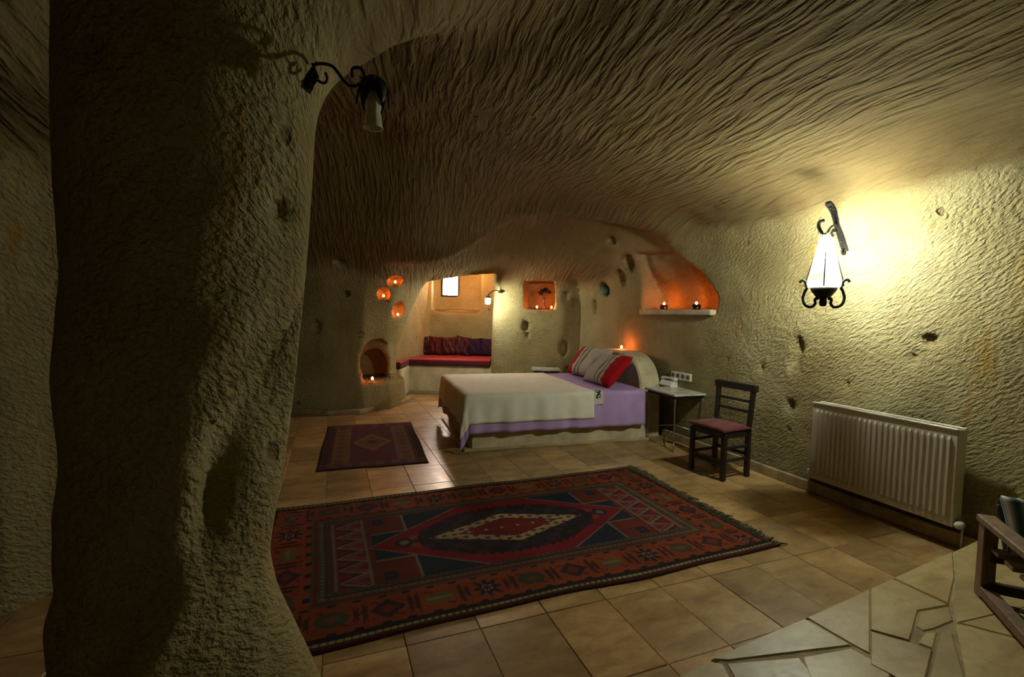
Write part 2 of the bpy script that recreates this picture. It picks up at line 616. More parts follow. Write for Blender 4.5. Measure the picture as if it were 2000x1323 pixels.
def spline(pts, n=6):
    """Catmull-Rom through pts"""
    pts = [Vector(p) for p in pts]
    out = []
    for i in range(len(pts) - 1):
        p0, p1, p2, p3 = pts[max(i - 1, 0)], pts[i], pts[i + 1], pts[min(i + 2, len(pts) - 1)]
        for k in range(n):
            t = k / n
            out.append(0.5 * ((2 * p1) + (p2 - p0) * t + (2 * p0 - 5 * p1 + 4 * p2 - p3) * t * t + (3 * p1 - p0 - 3 * p2 + p3) * t ** 3))
    out.append(pts[-1])
    return out


def copy_tree(o, parent=None):
    c = o.copy()
    COL.objects.link(c)
    if parent is not None:
        c.parent = parent
    for ch in list(o.children):
        copy_tree(ch, c)
    return c



# ================================================================ THE CAVE
VOX = 0.03
G0 = np.array([-3.75, -1.15, -0.12])
G1 = np.array([4.20, 9.65, 3.35])
GN = np.ceil((G1 - G0) / VOX).astype(int) + 1
gx = (G0[0] + VOX * np.arange(GN[0])).astype(np.float32)
gy = (G0[1] + VOX * np.arange(GN[1])).astype(np.float32)
gz = (G0[2] + VOX * np.arange(GN[2])).astype(np.float32)
X2, Y2 = np.meshgrid(gx, gy, indexing='ij')


def sstep(lo, hi, x):
    t = np.clip((x - lo) / (hi - lo), 0, 1)
    return t * t * (3 - 2 * t)


def smax(a, b, k):
    h = np.maximum(k - np.abs(a - b), 0) / k
    return np.maximum(a, b) + h * h * (k * 0.25)


def smin(a, b, k):
    return -smax(-a, -b, k)


def poly_sdf(poly, X, Y):
    """signed distance to a plan outline, negative inside"""
    d = np.full(X.shape, 1e9, np.float32)
    s = np.ones(X.shape, np.float32)
    n = len(poly)
    for i in range(n):
        ax, ay = poly[i]
        bx, by = poly[i - 1]
        ex, ey = bx - ax, by - ay
        wx, wy = X - ax, Y - ay
        t = np.clip((wx * ex + wy * ey) / (ex * ex + ey * ey), 0, 1)
        d = np.minimum(d, (wx - ex * t) ** 2 + (wy - ey * t) ** 2)
        c1, c2, c3 = Y >= ay, Y < by, ex * wy > ey * wx
        flip = (c1 & c2 & c3) | (~c1 & ~c2 & ~c3)
        s = np.where(flip, -s, s)
    return s * np.sqrt(d)


WALL_A = 3.72
_p = lambda a, b: (P(a, b).x, P(a, b).y)
PLAN_ROOM = [_p(3.76, -1.6), _p(3.74, 1.2), _p(3.72, 3.0), _p(3.72, 5.05), _p(3.80, 5.9), _p(3.72, 6.62), (0.80, 7.46), (0.30, 7.56), (-0.30, 7.62),
             (-1.62, 7.50), (-1.62, 7.10), (-1.74, 6.66), (-2.02, 6.36), (-2.5, 6.22), (-3.4, 6.15), (-3.5, 4.6), (-3.1, 3.7),
             (-2.6, 3.0), (-2.02, 2.46), (-2.20, 2.22), (-2.24, 2.02), (-2.62, 1.80), (-2.75, 1.0), (-2.6, -0.9), (3.0, -0.95)]
PLAN_ALCOVE = [(-1.93, 7.2), (-0.30, 7.4), (-0.36, 9.0), (-1.60, 9.0)]

# pillar silhouette as surveyed: height, centre x, centre y, radius
_D = 1.80
_rows = [(-40, 92, 612), (250, 97, 614), (450, 118, 602), (550, 125, 593), (700, 105, 581), (960, 88, 547), (1130, 72, 524), (1230, 66, 540), (1330, 60, 578), (1480, 40, 640)]
PILLAR = []
for _y, _l, _r in _rows:
    a0, a1 = math.atan((1000 - _l) / F_PX), math.atan((1000 - _r) / F_PX)
    am, ah = (a0 + a1) / 2, (a0 - a1) / 2
    PILLAR.append((1.4 - (_y - 604) / F_PX * _D * math.cos(am + 0 * ah) , -_D * math.sin(am), _D * math.cos(am), _D * math.sin(ah)))
PILLAR.sort()
_pz = np.array([p[0] for p in PILLAR])
pcx = np.interp(gz, _pz, [p[1] for p in PILLAR])
pcy = np.interp(gz, _pz, [p[2] for p in PILLAR])
prr = np.interp(gz, _pz, [p[3] for p in PILLAR])
fl = sstep(1.92, 2.85, gz) ** 1.3
pcx = (pcx + 0.26 * fl).astype(np.float32)
pcy = (pcy + 0.20 * fl).astype(np.float32)
prr = (prr + 0.30 * fl).astype(np.float32)

planM = poly_sdf(PLAN_ROOM, X2, Y2)
planA = poly_sdf(PLAN_ALCOVE, X2, Y2)
A2 = X2 * AX.x + Y2 * AX.y
B2 = X2 * BX.x + Y2 * BX.y
# vault height over the plan: high hall, a lip across, then the lower back room
lip_n = np.array([0.26, 0.965])
beyond = (X2 - 0.1) * lip_n[0] + (Y2 - 5.9) * lip_n[1]
zc = 2.42 + 0.165 * np.clip(3.7 - A2, -0.3, 3.4) + 0.10 * sstep(3.0, 5.0, B2)
zc = zc - 0.15 * np.exp(-((beyond + 0.10) / 0.20) ** 2) + 0.06 * sstep(-0.05, 0.10, beyond)
zc = zc - 0.72 * sstep(0.05, 1.5, beyond)
zc = zc - 1.05 * sstep(0.5, -1.6, X2) * sstep(4.4, 6.3, Y2)
zc = zc - 0.72 * sstep(-1.35, -1.95, X2) * sstep(3.7, 2.8, Y2)
zc = zc - 0.10 * sstep(0.9, 1.7, X2) * sstep(5.4, 6.2, Y2)
zc = smax(zc, np.full_like(zc, 2.02), 0.25)
zc = zc.astype(np.float32)
col_w = np.exp(-(((X2 + 1.75) / 0.75) ** 2 + ((Y2 - 7.15) / 0.9) ** 2)).astype(np.float32)

S = np.empty(tuple(GN), np.float32)
REG = np.zeros(tuple(GN), np.uint8)          # 0 wall, 1 vault, 2 pillar, 3 alcove
for k, z in enumerate(gz):
    lean = float(np.interp(z, [0.0, 0.36, 0.48, 0.9, 1.4, 2.0], [0.0, 0.0, -0.12, -0.11, 0.08, 0.38]))
    wall = planM + lean * col_w
    # the long wall leans back a touch and swells
    wall = wall - 0.03 * np.sin(B2 * 1.7 + z * 1.3) * 0.5
    top = (z - zc)
    m = smax(wall, top, 0.55)
    alc = smax(planA, np.full_like(planA, z - 2.36), 0.35)
    a = smin(m, alc, 0.10)
    pil = np.sqrt((X2 - pcx[k]) ** 2 + (Y2 - pcy[k]) ** 2) - prr[k]
    a2 = smax(a, -pil, 0.16 + 0.5 * float(sstep(1.7, 2.6, z)))
    S[:, :, k] = a2
    r = np.where(top > wall, 1, 0)
    r = np.where(-pil > a - 0.02, 2, r)
    r = np.where((planA < 0.12) & (Y2 > 7.66), 3, r)
    REG[:, :, k] = r


def trace(px, py, t0=0.6):
    """where the sight line through a photograph position meets the rock"""
    d = pix_dir(px, py)
    t = np.arange(t0, 11, 0.01)
    pts = np.array(CAM)[None, :] + t[:, None] * np.array(d)[None, :]
    ii = np.clip(np.round((pts - G0) / VOX).astype(int), 0, GN - 1)
    sv = S[ii[:, 0], ii[:, 1], ii[:, 2]]
    k = int(np.argmax(sv > 0))
    return Vector(pts[k])


def carve(fn, c, ext, k=0.0):
    """hollow out fn(X, Y, Z) (negative inside) near c"""
    lo = np.clip(np.floor((np.array(c) - ext - G0) / VOX).astype(int), 0, GN - 1)
    hi = np.clip(np.ceil((np.array(c) + ext - G0) / VOX).astype(int) + 1, 1, GN)
    sl = tuple(slice(a, b) for a, b in zip(lo, hi))
    X = gx[sl[0]][:, None, None]
    Y = gy[sl[1]][None, :, None]
    Z = gz[sl[2]][None, None, :]
    v = fn(X, Y, Z).astype(np.float32)
    S[sl] = smin(S[sl], v, k) if k > 0 else np.minimum(S[sl], v)


def frame_xy(c, ang):
    ca, sa = math.cos(ang), math.sin(ang)
    def f(X, Y):
        return (X - c[0]) * ca + (Y - c[1]) * sa, -(X - c[0]) * sa + (Y - c[1]) * ca
    return f


def ellipsoid(c, r, ang):
    f = frame_xy(c, ang)
    def fn(X, Y, Z):
        u, v = f(X, Y)
        q = np.sqrt((u / r[0]) ** 2 + (v / r[1]) ** 2 + ((Z - c[2]) / r[2]) ** 2)
        return (q - 1) * min(r)
    return fn


def boxf(c, h, ang, rad=0.03):
    f = frame_xy(c, ang)
    def fn(X, Y, Z):
        u, v = f(X, Y)
        qx, qy, qz = np.abs(u) - h[0] + rad, np.abs(v) - h[1] + rad, np.abs(Z - c[2]) - h[2] + rad
        o = np.sqrt(np.maximum(qx, 0) ** 2 + np.maximum(qy, 0) ** 2 + np.maximum(qz, 0) ** 2)
        return o + np.minimum(np.maximum(np.maximum(qx, qy), qz), 0) - rad
    return fn


# --- long candle niche in the right wall: flat sill, sloping top, deeper pocket at the near end
def niche_long(X, Y, Z):
    a = X * AX.x + Y * AX.y
    b = X * BX.x + Y * BX.y
    top = np.interp(b, [3.78, 4.0, 4.4, 5.1], [1.60, 1.86, 2.14, 2.20])
    d = np.maximum(np.maximum(3.4 - a, a - (4.02 + 0.10 * sstep(4.28, 4.22, b) - 0.26 * sstep(1.62, 2.15, Z))), np.maximum(3.80 - b, b - 5.03))
    return np.maximum(np.maximum(d, 1.455 - Z), (Z - top) * 0.75)
carve(niche_long, P(3.9, 4.4, 1.8), (1.1, 1.1, 0.7), 0.03)

# --- square niche with the dried flower in the back wall
NB = trace(1054, 575)
NB_ANG = math.atan2(-0.19, 0.98)
NBc = Vector((NB.x + 0.19 * 0.10, NB.y + 0.98 * 0.10, 1.70))
carve(boxf(NBc, (0.245, 0.32, 0.23), NB_ANG, 0.05), NBc, (0.6, 0.6, 0.5), 0.02)

# --- window recess at the back of the alcove, and the opening itself
carve(boxf((-1.08, 9.05, 1.86), (0.47, 0.36, 0.46), 0, 0.10), (-1.08, 9.1, 1.86), (0.9, 0.7, 0.7), 0.03)
carve(boxf((-1.25, 9.6, 1.93), (0.16, 0.45, 0.215), 0, 0.0), (-1.25, 9.5, 1.93), (0.4, 0.6, 0.4), 0.0)

# --- three small candle holes and the fire opening in the rounded fireplace
HOLES = [(772, 549, 0.105, 0.062), (749, 574, 0.078, 0.080), (777, 606, 0.095, 0.115)]
HOLE_POS = []
for px, py, rx, rz in HOLES:
    h = trace(px, py)
    d = pix_dir(px, py)
    ang = math.atan2(d.y, d.x) - PI / 2
    d2 = Vector((d.x, d.y, 0)).normalized()
    c = h + d2 * 0.05
    carve(ellipsoid(c, (rx, 0.16, rz), ang), c, (0.35, 0.35, 0.35), 0.015)
    HOLE_POS.append((c, d2, rz))
FIRE = trace(736, 715)
fd = Vector((-0.45, 0.89, 0))
fang = math.atan2(fd.y, fd.x) - PI / 2
FIREc = Vector((FIRE.x, FIRE.y, 0.62)) + fd * 0.12


def fire_open(X, Y, Z):
    f = frame_xy(FIREc, fang)
    u, v = f(X, Y)
    arch = np.sqrt(u ** 2 + (np.maximum(Z - 0.62, 0) * 0.9) ** 2) - 0.205
    return np.maximum(np.maximum(arch, np.abs(v) - 0.42), 0.42 - Z)


def fire_arch(X, Y, Z):
    f = frame_xy(FIREc, fang)
    u, v = f(X, Y)
    arch = np.sqrt(u ** 2 + (np.maximum(Z - 0.70, 0) * 0.85) ** 2) - 0.24
    return np.maximum(np.maximum(arch, np.abs(v + 0.12) - 0.15), 0.55 - Z)
carve(fire_open, FIREc, (0.7, 0.7, 0.7), 0.02)
carve(fire_arch, FIREc, (0.7, 0.7, 0.7), 0.02)

# --- pits left in the soft rock
for px, py, r, rz in [(1229, 516, .10, .14), (1213, 546, .08, .14), (1162, 600, .08, .13), (1101, 680, .07, .13), (1027, 637, .07, .09), (1104, 581, .05, .09), (1118, 592, .04, .08),
                      (1030, 655, .04, .05), (1195, 470, .07, .06), (1490, 717, .028, .03), (1544, 792, .045, .05), (1424, 703, .02, .025),
                      (1660, 750, .02, .02), (1560, 680, .05, .11), (1554, 705, .045, .09), (1815, 664, .05, .022), (1785, 700, .025, .02), (1183, 566, .10, .11), (552, 411, .025, .06), (617, 640, .05, .09),
                      (662, 512, .06, .05), (676, 575, .04, .04), (165, 85, .03, .03), (705, 655, .06, .03)]:
    h = trace(px, py)
    d = pix_dir(px, py)
    carve(ellipsoid(h + d.normalized() * 0.01, (r, max(r, .05), rz), math.atan2(d.y, d.x) - PI / 2), h, (.3, .3, .3), 0.01)
GREEN_POS = trace(1183, 566)

# --- surface nets: rock face as a quad mesh
neg = S < 0
m8 = None
cnt = np.zeros(tuple(GN - 1), np.uint8)
for dx in (0, 1):
    for dy in (0, 1):
        for dz in (0, 1):
            cnt += neg[dx:GN[0] - 1 + dx, dy:GN[1] - 1 + dy, dz:GN[2] - 1 + dz]
ci = np.argwhere((cnt > 0) & (cnt < 8))
vid = np.full(tuple(GN - 1), -1, np.int32)
vid[ci[:, 0], ci[:, 1], ci[:, 2]] = np.arange(len(ci))
corner = {}
for dx in (0, 1):
    for dy in (0, 1):
        for dz in (0, 1):
            corner[(dx, dy, dz)] = S[ci[:, 0] + dx, ci[:, 1] + dy, ci[:, 2] + dz].astype(np.float64)
acc = np.zeros((len(ci), 3))
num = np.zeros(len(ci))
for ax in range(3):
    oth = [i for i in range(3) if i != ax]
    for s in (0, 1):
        for t in (0, 1):
            p = [0, 0, 0]; p[oth[0]] = s; p[oth[1]] = t
            q = list(p); q[ax] = 1
            a, b = corner[tuple(p)], corner[tuple(q)]
            cr = (a < 0) != (b < 0)
            tt = np.where(cr, a / np.where(cr, a - b, 1), 0)
            pos = np.array(p, float)[None, :].repeat(len(ci), 0)
            pos[:, ax] = tt
            acc += np.where(cr[:, None], pos, 0)
            num += cr
V = G0 + VOX * (ci + acc / num[:, None])
quads = []
for ax in range(3):
    o1, o2 = [(1, 2), (2, 0), (0, 1)][ax]
    sl0 = [slice(1, GN[i] - 1) for i in range(3)]
    sl1 = list(sl0)
    sl0[ax] = slice(0, GN[ax] - 1)
    sl1[ax] = slice(1, GN[ax])
    a, b = neg[tuple(sl0)], neg[tuple(sl1)]
    e = np.argwhere(a != b)
    dirn = a[e[:, 0], e[:, 1], e[:, 2]]
    off = np.ones(3, int); off[ax] = 0
    e = e + off
    q = []
    for (s, t) in ((-1, -1), (0, -1), (0, 0), (-1, 0)):
        c = e.copy(); c[:, o1] += s; c[:, o2] += t
        q.append(vid[c[:, 0], c[:, 1], c[:, 2]])
    q = np.stack(q, 1)
    q[dirn] = q[dirn][:, ::-1]
    quads.append(q)
Q = np.concatenate(quads)
Q = Q[(Q >= 0).all(1)]


def vert_normals(V, Q):
    fn = np.cross(V[Q[:, 2]] - V[Q[:, 0]], V[Q[:, 3]] - V[Q[:, 1]])
    out = np.zeros_like(V)
    for i in range(4):
        for c in range(3):
            out[:, c] += np.bincount(Q[:, i], fn[:, c], len(V))
    return out / np.maximum(np.linalg.norm(out, axis=1, keepdims=True), 1e-9)


# a little relaxation removes the stepping of the grid
for _ in range(2):
    acc = np.zeros_like(V); n_ = np.zeros(len(V))
    for i in range(4):
        j = (i + 1) % 4
        for c in range(3):
            acc[:, c] += np.bincount(Q[:, i], V[Q[:, j], c], len(V)) + np.bincount(Q[:, j], V[Q[:, i], c], len(V))
        n_ += np.bincount(Q[:, i], minlength=len(V)) + np.bincount(Q[:, j], minlength=len(V))
    V = V * 0.5 + 0.5 * acc / n_[:, None]

_lat = RNG.random((40, 40, 40))
def vnoise(p, s):
    p = p / s + 17.3
    i = np.floor(p).astype(int)
    f = p - i
    f = f * f * (3 - 2 * f)
    out = 0
    for dx in (0, 1):
        for dy in (0, 1):
            for dz in (0, 1):
                w = (f[:, 0] if dx else 1 - f[:, 0]) * (f[:, 1] if dy else 1 - f[:, 1]) * (f[:, 2] if dz else 1 - f[:, 2])
                out = out + w * _lat[(i[:, 0] + dx) % 40, (i[:, 1] + dy) % 40, (i[:, 2] + dz) % 40]
    return out - 0.5


nrm = vert_normals(V, Q)
# make the normals look into the room
if (nrm[np.argmax(V[:, 2])][2]) > 0:
    nrm = -nrm
    Q = Q[:, ::-1]
flat = sstep(0.75, 0.95, nrm[:, 2])            # sills stay flat
ab = np.stack([V @ np.array(AX), V @ np.array(BX), V[:, 2]], 1)
dsp = 0.055 * vnoise(V, 0.75) + 0.022 * vnoise(V, 0.33) + 0.010 * vnoise(V, 0.15)
ovh = sstep(0.3, 0.8, -nrm[:, 2])
warp_ = ab + np.stack([0.10 * vnoise(V, 1.1), 0.6 * vnoise(V + 5, 0.35), 0 * ab[:, 0]], 1)
strk = vnoise(warp_ * np.array([1 / 0.085, 1 / 0.42, 1 / 0.3]), 1.0)
dsp += 0.010 * strk * ovh
# pillar: an oblique ledge with a hollow under it, and slanting pick furrows
kz = np.interp(V[:, 2], _pz, [p[1] for p in PILLAR]), np.interp(V[:, 2], _pz, [p[2] for p in PILLAR])
rx, ry = V[:, 0] - kz[0], V[:, 1] - kz[1]
rad = np.hypot(rx, ry)
tocam = np.arctan2(-kz[1], -kz[0])
phi = (np.arctan2(ry, rx) - tocam + PI) % (2 * PI) - PI
onp = (rad < 0.62) & (np.abs(phi) < 2.2) & (V[:, 1] < 2.6) & (V[:, 0] < 0)
zl = 1.10 + (phi - 0.28) / 1.03 * 0.36
below = zl - V[:, 2]
dent = sstep(-0.012, 0.03, below) * sstep(0.60, 0.12, below) * sstep(0.05, 0.35, phi) * sstep(1.40, 1.12, phi)
dsp = np.where(onp, dsp * 0.7 - 0.105 * dent, dsp)
fur = np.stack([(phi * 0.33 * 0.80 - V[:, 2] * 0.60) / 0.10, (phi * 0.33 * 0.60 + V[:, 2] * 0.80) / 0.30, V[:, 2] * 0 + 3.0], 1)
dsp += np.where(onp, 0.055 * vnoise(fur, 1.0) * sstep(1.15, 0.75, phi) * sstep(2.0, 1.8, V[:, 2]), 0)
V = V + nrm * (dsp * (1 - flat))[:, None]
nrm = vert_normals(V, Q)

fc = V[Q].mean(1)
gi = np.clip(np.round((fc - G0) / VOX).astype(int), 0, GN - 1)
reg = REG[gi[:, 0], gi[:, 1], gi[:, 2]]
fa, fb = fc @ np.array(AX), fc @ np.array(BX)
name_of = np.full(len(Q), 0)
NAMES = ['wall_right', 'ceiling', 'rock_pillar', 'wall_alcove', 'wall_back', 'wall_left', 'wall_front', 'rock_fireplace']
name_of[:] = np.where(reg == 1, 1, np.where(reg == 2, 2, np.where(reg == 3, 3, 0)))
w = reg == 0
name_of[w & (fc[:, 1] > 6.15) & (fc[:, 0] < 1.62)] = 4
name_of[w & (fc[:, 0] < -1.3)] = 5
name_of[w & (fc[:, 1] < -0.5)] = 6
name_of[((reg == 0) | (reg == 3)) & (fc[:, 0] < -1.40) & (fc[:, 0] > -2.62) & (fc[:, 1] > 5.9) & (fc[:, 1] < 7.75) & (fc[:, 2] < 2.1)] = 7
# leave out rock nobody can see: outside the boundary of the shell there is only solid
CAVE = {}
for i, nm in enumerate(NAMES):
    q = Q[name_of == i]
    if len(q) == 0:
        continue
    used, inv = np.unique(q, return_inverse=True)
    inv = inv.reshape(q.shape)
    me = bpy.data.meshes.new(nm)
    me.vertices.add(len(used)); me.loops.add(inv.size); me.polygons.add(len(inv))
    me.vertices.foreach_set('co', V[used].astype(np.float32).ravel())
    me.polygons.foreach_set('loop_start', np.arange(0, inv.size, 4, dtype=np.int32))
    me.polygons.foreach_set('loop_total', np.full(len(inv), 4, np.int32))
    me.loops.foreach_set('vertex_index', inv.astype(np.int32).ravel())
    me.polygons.foreach_set('use_smooth', np.ones(len(inv), bool))
    me.update(calc_edges=True)
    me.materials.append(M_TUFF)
    me.normals_split_custom_set_from_vertices(nrm[used].tolist())
    o = link(nm, me)
    CAVE[nm] = o
    if nm == 'rock_pillar':
        tag(o, 'massive rough hewn rock pillar carrying the unlit wall lantern', 'pillar')
    elif nm == 'rock_fireplace':
        tag(o, 'rounded rock fireplace with arched opening and three small candle holes', 'fireplace')
    else:
        o['kind'] = 'structure'
print('cave faces', len(Q))

# ---------------------------------------------------------------- floor of travertine tiles
base = MB().box((0.3, 4.2, -0.0535), (4.4, 5.6, 0.05)).build('floor', M_GROUT)
base['kind'] = 'structure'
TW, TL, GAP = 0.325, 0.455, 0.0035
tile_meshes = []
for i in range(4):
    mb = MB()
    hx, hy = TW / 2 - GAP / 2, TL / 2 - GAP / 2
    j = lambda s: random.uniform(-s, s)
    poly = [(-hx + j(.001), -hy + j(.001)), (hx + j(.001), -hy + j(.001)), (hx + j(.001), hy + j(.001)), (-hx + j(.001), hy + j(.001))]
    mb.prism(poly, -0.012, 0.0, 0.002)
    tile_meshes.append(mb.mesh('tile', M_TILE))
n_t = 0
for ia in range(-7, 11):
    for ib in range(-2, 14):
        a, b = 0.30 + TW * (ia + 0.5), 1.92 + TL * (ib + 0.5)
        p = P(a, b)
        if a > 3.74 or p.x < -3.3 or p.y > 7.95 or b < 1.2:
            continue
        if float(poly_sdf(PLAN_ROOM, np.array([p.x]), np.array([p.y]))[0]) > 0.22:
            continue
        o = link('tile', tile_meshes[(ia * 3 + ib) % 4], base)
        o.location = p + Vector((0, 0, random.uniform(-0.0012, 0.0012)))
        o.rotation_euler = (random.uniform(-.0022, .0022), random.uniform(-.0022, .0022), TH)
        n_t += 1
print('tiles', n_t)

# ---------------------------------------------------------------- raised landing of irregular flagstones
PZ = 0.15
zp = lambda cx, cy: (1500 + cx / 2.27, 740 + cy / 2.27)
edge_l, edge_r = on_level(1200, 1385, PZ), on_level(1995, 1018, PZ)
plat = MB()
pl_poly = [edge_l, Vector((edge_l.x - 0.5, edge_l.y - 0.35, 0)), Vector((-0.75, -1.2, 0)), Vector((4.2, -1.2, 0)), Vector((edge_r.x + .3, edge_r.y + .15, 0)), edge_r]
plat.prism([(p.x, p.y) for p in pl_poly], -0.01, PZ - 0.0045, 0.0)
landing = plat.build('platform_floor', M_GROUT_DARK)
landing['kind'] = 'structure'
E0, E1 = (1395, 1285), (1494, 1237)
FLAGS = [
    [(1570, 1209), (1660, 1261), (1424, 1290), (1392, 1287), (1494, 1240)],
    [(1576, 1206), (1698, 1152), (1699, 1276), (1666, 1259)],
    [(1420, 1296), (1560, 1285), (1598, 1330), (1590, 1420), (1480, 1400)],
    [(1570, 1284), (1662, 1267), (1740, 1312), (1720, 1420), (1604, 1400)],
    [zp(457, 932), zp(550, 890), zp(800, 1005), zp(664, 1030), zp(648, 1090), zp(628, 1160), zp(457, 1112)],
    [zp(558, 884), zp(815, 772), zp(826, 880), zp(800, 996)],
    [zp(826, 766), zp(942, 712), zp(1135, 624), zp(1180, 1000), zp(840, 1078), zp(822, 1010), zp(836, 882)],
    [zp(672, 1036), zp(800, 1013), zp(820, 1074), zp(738, 1108), zp(690, 1118), zp(656, 1096)],
    [zp(696, 1124), zp(752, 1122), zp(733, 1196), zp(664, 1172)],
    [zp(457, 1126), zp(636, 1174), zp(655, 1186), zp(728, 1208), zp(700, 1323), zp(690, 1520), zp(575, 1330), zp(457, 1268)],
    [zp(762, 1122), zp(818, 1130), zp(872, 1323), zp(900, 1500), zp(706, 1510), zp(712, 1323)],
    [zp(836, 1090), zp(1160, 1170), zp(1230, 1330), zp(1200, 1480), zp(915, 1490), zp(882, 1323)],
    [zp(850, 1082), zp(1180, 1008), zp(1400, 1140), zp(1260, 1310), zp(1168, 1164)],
    [(1298, 1335), (1385, 1292), (1412, 1298), (1470, 1402), (1330, 1420)],
    [zp(1188, 1000), zp(1150, 620), zp(1330, 540), zp(1480, 700), zp(1560, 1080), zp(1410, 1130)],
]
for poly in FLAGS:
    pts = [on_level(x, y, PZ) for x, y in poly]
    ar = sum(pts[i - 1].x * pts[i].y - pts[i].x * pts[i - 1].y for i in range(len(pts)))
    if ar < 0:
        pts = pts[::-1]
    c = sum(pts, Vector()) / len(pts)
    mb = MB().prism([((p.x - c.x) * 1.022, (p.y - c.y) * 1.022) for p in pts], -0.03, 0.0, 0.005)
    o = mb.build('flagstone', M_FLAG, landing)
    o.location = (c.x, c.y, PZ + random.uniform(-0.001, 0.003))

# ---------------------------------------------------------------- skirtings
def strip(name, pts, h, t):
    """skirting along a plan path (room on its left side)"""
    mb = MB()
    for i in range(len(pts) - 1):
        a, b = Vector((*pts[i], 0)), Vector((*pts[i + 1], 0))
        d = (b - a); ln = d.length; ang = math.atan2(d.y, d.x)
        mb.box(((a.x + b.x) / 2, (a.y + b.y) / 2, h / 2), (ln / 2 + 0.006, t / 2, h / 2), 0.006, rot=Matrix.Rotation(ang, 3, 'Z'))
    o = mb.build(name, M_SKIRT)
    o['kind'] = 'structure'
    return o
strip('baseboard_right', [_p(3.675, 1.35), _p(3.66, 2.2), _p(3.655, 3.1), _p(3.655, 4.2), _p(3.655, 4.45)], 0.085, 0.03)
cv = [on_level(px, py, 0.0) for px, py in [(540, 806), (572, 808), (640, 812), (700, 809), (750, 800), (793, 787)]]
strip('baseboard_left', [(p.x, p.y + .012) for p in cv] + [(cv[-1].x + .02, cv[-1].y + 0.35)], 0.06, 0.05)

# pale sill slab of the long candle niche
mb = MB()
mb.box((0, 0, 0), (0.19, 0.61, 0.03), 0.012)
o = mb.build('trim_1', M_PLASTER)
o.location = P(3.855, 4.41, 1.452)
o.rotation_euler = (0, 0, TH)
o['kind'] = 'structure'

# ---------------------------------------------------------------- window
win = empty('window_1', (-1.25, 9.44, 1.93))
win['kind'] = 'structure'
mb = MB()
for sx in (-1, 1):
    mb.box((sx * 0.165, 0, 0), (0.018, 0.025, 0.225), 0.004)
for sz in (-1, 1):
    mb.box((0, 0, sz * 0.215), (0.18, 0.025, 0.018), 0.004)
mb.build('window_frame', M_BLACKWOOD, win)
MB().box((0, 0.005, 0), (0.15, 0.003, 0.2), 0).build('window_pane', M_PANE, win)

# ================================================================ RUGS
def lerp_bands(x, stops):
    """hard colour bands: stops [(upper limit, colour)]"""
    out = np.zeros((len(x), 3))
    prev = -1e9
    for lim, c in stops:
        out[(x >= prev) & (x < lim)] = c
        prev = lim
    return out


NAVY, RED_, RUST, ORANGE = (0.012, 0.016, 0.030), (0.150, 0.008, 0.012), (0.135, 0.026, 0.012), (0.235, 0.050, 0.014)
CREAM, OLIVE, BROWN, DARK, GREY = (0.33, 0.27, 0.14), (0.075, 0.062, 0.030), (0.050, 0.018, 0.010), (0.016, 0.010, 0.010), (0.15, 0.135, 0.105)
GREEN, PURPLE, BLUE = (0.05, 0.055, 0.024), (0.035, 0.018, 0.030), (0.022, 0.035, 0.055)
RL, RW = 2.92, 1.57


